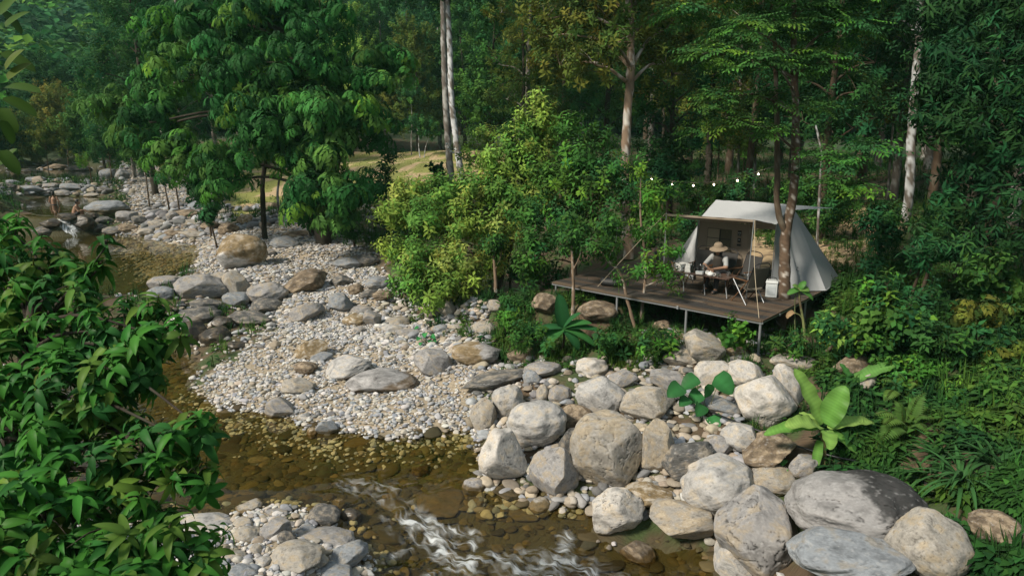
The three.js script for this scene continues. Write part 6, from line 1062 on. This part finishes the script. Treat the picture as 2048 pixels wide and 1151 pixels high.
// ---------------------------------------------------------------- pipe, string of bulbs, foam
{
  const P = [[1268, 764], [1300, 775], [1345, 790], [1395, 812], [1440, 830], [1490, 850], [1535, 868], [1600, 893], [1680, 915], [1760, 930], [1850, 965], [1960, 1012]].map(([x, y], i) => { const h = hit(x, y, .22 + (i > 8 ? -.16 : 0)); return h.p; });
  tag(mesh('water_pipe', tube(P, .017, .017, 8, 120), solid(.012, .013, .015, { roughness: .4 })), 'thin black water pipe running over the boulders', 'pipe');
  const w = thing('light_string', 'string of small round bulbs strung in front of the wood behind the tent', 'light string'), B = [[1303, 358], [1345, 368], [1387, 371], [1428, 369], [1475, 361], [1517, 348]].map(a => atT(a[0], a[1], 19.5)), ends = [atT(1258, 330, 20.5), ...B.map(p => p.clone().add(V(0, .09, 0))), atT(1592, 320, 17)];
  mesh('cable', tube(ends, .007, .007, 5, 60), solid(.01, .01, .01), w);
  for (const p of B) { mesh('socket', new THREE.CylinderGeometry(.014, .016, .05, 8).translate(p.x, p.y + .055, p.z), solid(.01, .01, .01), w); const b = mesh('bulb', new THREE.SphereGeometry(.03, 14, 10).translate(p.x, p.y, p.z), mat({ color: lin(.8, .75, .65), emissive: lin(1, .84, .6), emissiveIntensity: 1.2 }), w); const l = new THREE.PointLight(new THREE.Color(1, .82, .55), .25, 0, 2); l.position.copy(p).add(V(0, 0, .06)); l.castShadow = true; b.add(l); }
  const w2 = thing('light_string', 'short string of white bulbs hung on the two pale trunks', 'light string'), B2 = [[893, 288], [897, 296], [902, 303], [906, 305], [943, 298]].map(a => atT(a[0], a[1], 31));
  mesh('cable', tube([atT(889, 282, 31), ...B2.map(p => p.clone().add(V(0, .1, 0)))], .008, .008, 5, 40), solid(.01, .01, .01), w2); for (const p of B2) mesh('bulb', new THREE.SphereGeometry(.05, 12, 8).translate(p.x, p.y, p.z), solid(.75, .75, .74, { roughness: .3 }), w2);
}
{ // broken white water: a froth lying on the current, drawn out along it
  const paths = [[[[690, 988], [730, 985], [775, 1000], [800, 1040], [830, 1062]], .26, .38], [[[735, 985], [775, 1010], [812, 1050]], .22, .4], [[[825, 1042], [850, 1055], [880, 1075], [905, 1100], [935, 1112]], .22, 1.15], [[[845, 1062], [890, 1056], [945, 1062], [950, 1078]], .10, .8], [[[840, 1072], [800, 1088], [770, 1095]], .09, .6], [[[905, 1098], [945, 1115], [985, 1105], [1015, 1110], [1045, 1125]], .22, .85], [[[1130, 1062], [1128, 1085], [1110, 1100], [1085, 1108]], .12, 1], [[[1085, 1105], [1130, 1108], [1180, 1125], [1220, 1150]], .24, .95], [[[1040, 1130], [1090, 1128], [1110, 1150], [1140, 1170]], .22, .8], [[[862, 1128], [850, 1150], [840, 1170]], .12, .6], [[[1180, 1118], [1190, 1140], [1215, 1160]], .12, .6], [[[1010, 1092], [1060, 1090], [1085, 1100]], .1, .5]]
    .map(([q, w, k]) => [new THREE.CatmullRomCurve3(q.map(a => atY(a[0], a[1], -.15))).getSpacedPoints(40), w, k]);
  const x0 = -3.2, x1 = 2.2, z0 = -11.2, z1 = -7.6, W = 900, H = 600, d = new Uint8Array(W * H * 4);
  for (let j = 0; j < H; j++) for (let i = 0; i < W; i++) {
    const x = lerp(x0, x1, (i + .5) / W), z = lerp(z0, z1, (j + .5) / H); let best = 0, along = 0, across = 0;
    for (const [P, w, k] of paths) { let bd = 9, bi = 0; for (let n = 0; n < P.length; n += 2) { const e = (P[n].x - x) ** 2 + (P[n].z - z) ** 2; if (e < bd) { bd = e; bi = n; } } bd = Math.sqrt(bd); const f = k * Math.exp(-((bd / w) ** 2)); if (f > best) { const a = P[Math.max(0, bi - 1)], b = P[Math.min(P.length - 1, bi + 1)], tx = b.x - a.x, tz = b.z - a.z, l = Math.hypot(tx, tz) || 1, c = ((x - P[bi].x) * -tz + (z - P[bi].z) * tx) / l; best = f; along = bi * .08 + ((x - P[bi].x) * tx + (z - P[bi].z) * tz) / l + k * 7; across = c; } }
    let a = 0;
    if (best > .03) { const wx = .10 * fbm2(x * 2.2, z * 2.2, 2); along = x * .82 + z * .57; across = z * .82 - x * .57; const s = fbm2(along * 1.6 + 3, (across + wx) * 6, 3), s2 = 1 - Math.abs(fbm2(along * 1.4 + 9, (across + wx) * 4.5 + 4, 2)) * 2.2; a = clamp(best * (.05 + 1.25 * Math.max(0, s) + .3 * Math.max(0, s2) ** 2) * (.55 + .7 * clamp(.5 + 1.4 * fbm2(x * 2.6 + 4, z * 2.6, 2))) - .035, 0, .62); }
    const k = (j * W + i) * 4, v = Math.round(a * 255); d[k] = d[k + 1] = d[k + 2] = v; d[k + 3] = 255;
  }
  const froth = new THREE.DataTexture(d, W, H); froth.magFilter = froth.minFilter = THREE.LinearFilter; froth.needsUpdate = true;
  const pos = [], uv = [], idx = [], nx = 160, nz = 108;
  for (let j = 0; j <= nz; j++) for (let i = 0; i <= nx; i++) { const x = lerp(x0, x1, i / nx), z = lerp(z0, z1, j / nz); pos.push(x, surf0(x, z) + .012, z); uv.push(i / nx, j / nz); }
  for (let j = 0; j < nz; j++) for (let i = 0; i < nx; i++) { const k = j * (nx + 1) + i; idx.push(k, k + nx + 1, k + 1, k + 1, k + nx + 1, k + nx + 2); }
  const g = new THREE.BufferGeometry(); g.setAttribute('position', new THREE.Float32BufferAttribute(pos, 3)); g.setAttribute('uv', new THREE.Float32BufferAttribute(uv, 2)); g.setIndex(idx); g.computeVertexNormals();
  tag(mesh('white_water', g, mat({ color: lin(.74, .79, .82), roughness: .6, alphaMap: froth, transparent: true, side: THREE.DoubleSide })), 'white broken water of the small rapids', 'foam', null, 'stuff');
  const fall = [], fi = [], fuv = [], n = 30, m = 14;
  const way = new THREE.CatmullRomCurve3([[166, 434], [152, 442], [140, 452], [130, 462], [128, 470]].map(a => hit(...a).p));
  for (let j = 0; j <= n; j++) for (let i = 0; i <= m; i++) { const t = j / n, u = i / m - .5, p = way.getPoint(t), wx = p.x + u * (.55 + t * 1.1) + .08 * N2(t * 5, 3), wz = p.z + u * .2; fall.push(wx, ground(wx, wz) + .09 + .05 * fbm2(u * 10, t * 4, 2), wz); fuv.push(i / m, j / n); }
  for (let j = 0; j < n; j++) for (let i = 0; i < m; i++) { const k = j * (m + 1) + i; fi.push(k, k + m + 1, k + 1, k + 1, k + m + 1, k + m + 2); }
  const veil = noiseTex(128, (u, v) => { const e = sstep(0, .3, u) * sstep(0, .3, 1 - u) * sstep(0, .12, v), a = e * clamp(.5 + .9 * fbm2(u * 9, v * 2, 3)); return [a, a, a]; });
  const fg = new THREE.BufferGeometry(); fg.setAttribute('position', new THREE.Float32BufferAttribute(fall, 3)); fg.setAttribute('uv', new THREE.Float32BufferAttribute(fuv, 2)); fg.setIndex(fi); fg.computeVertexNormals();
  tag(mesh('little_waterfall', fg, mat({ color: lin(.74, .79, .82), roughness: .5, alphaMap: veil, transparent: true, side: THREE.DoubleSide })), 'little white waterfall beside the seated bather', 'waterfall', null, 'structure');
}
renderer.render(scene, camera);
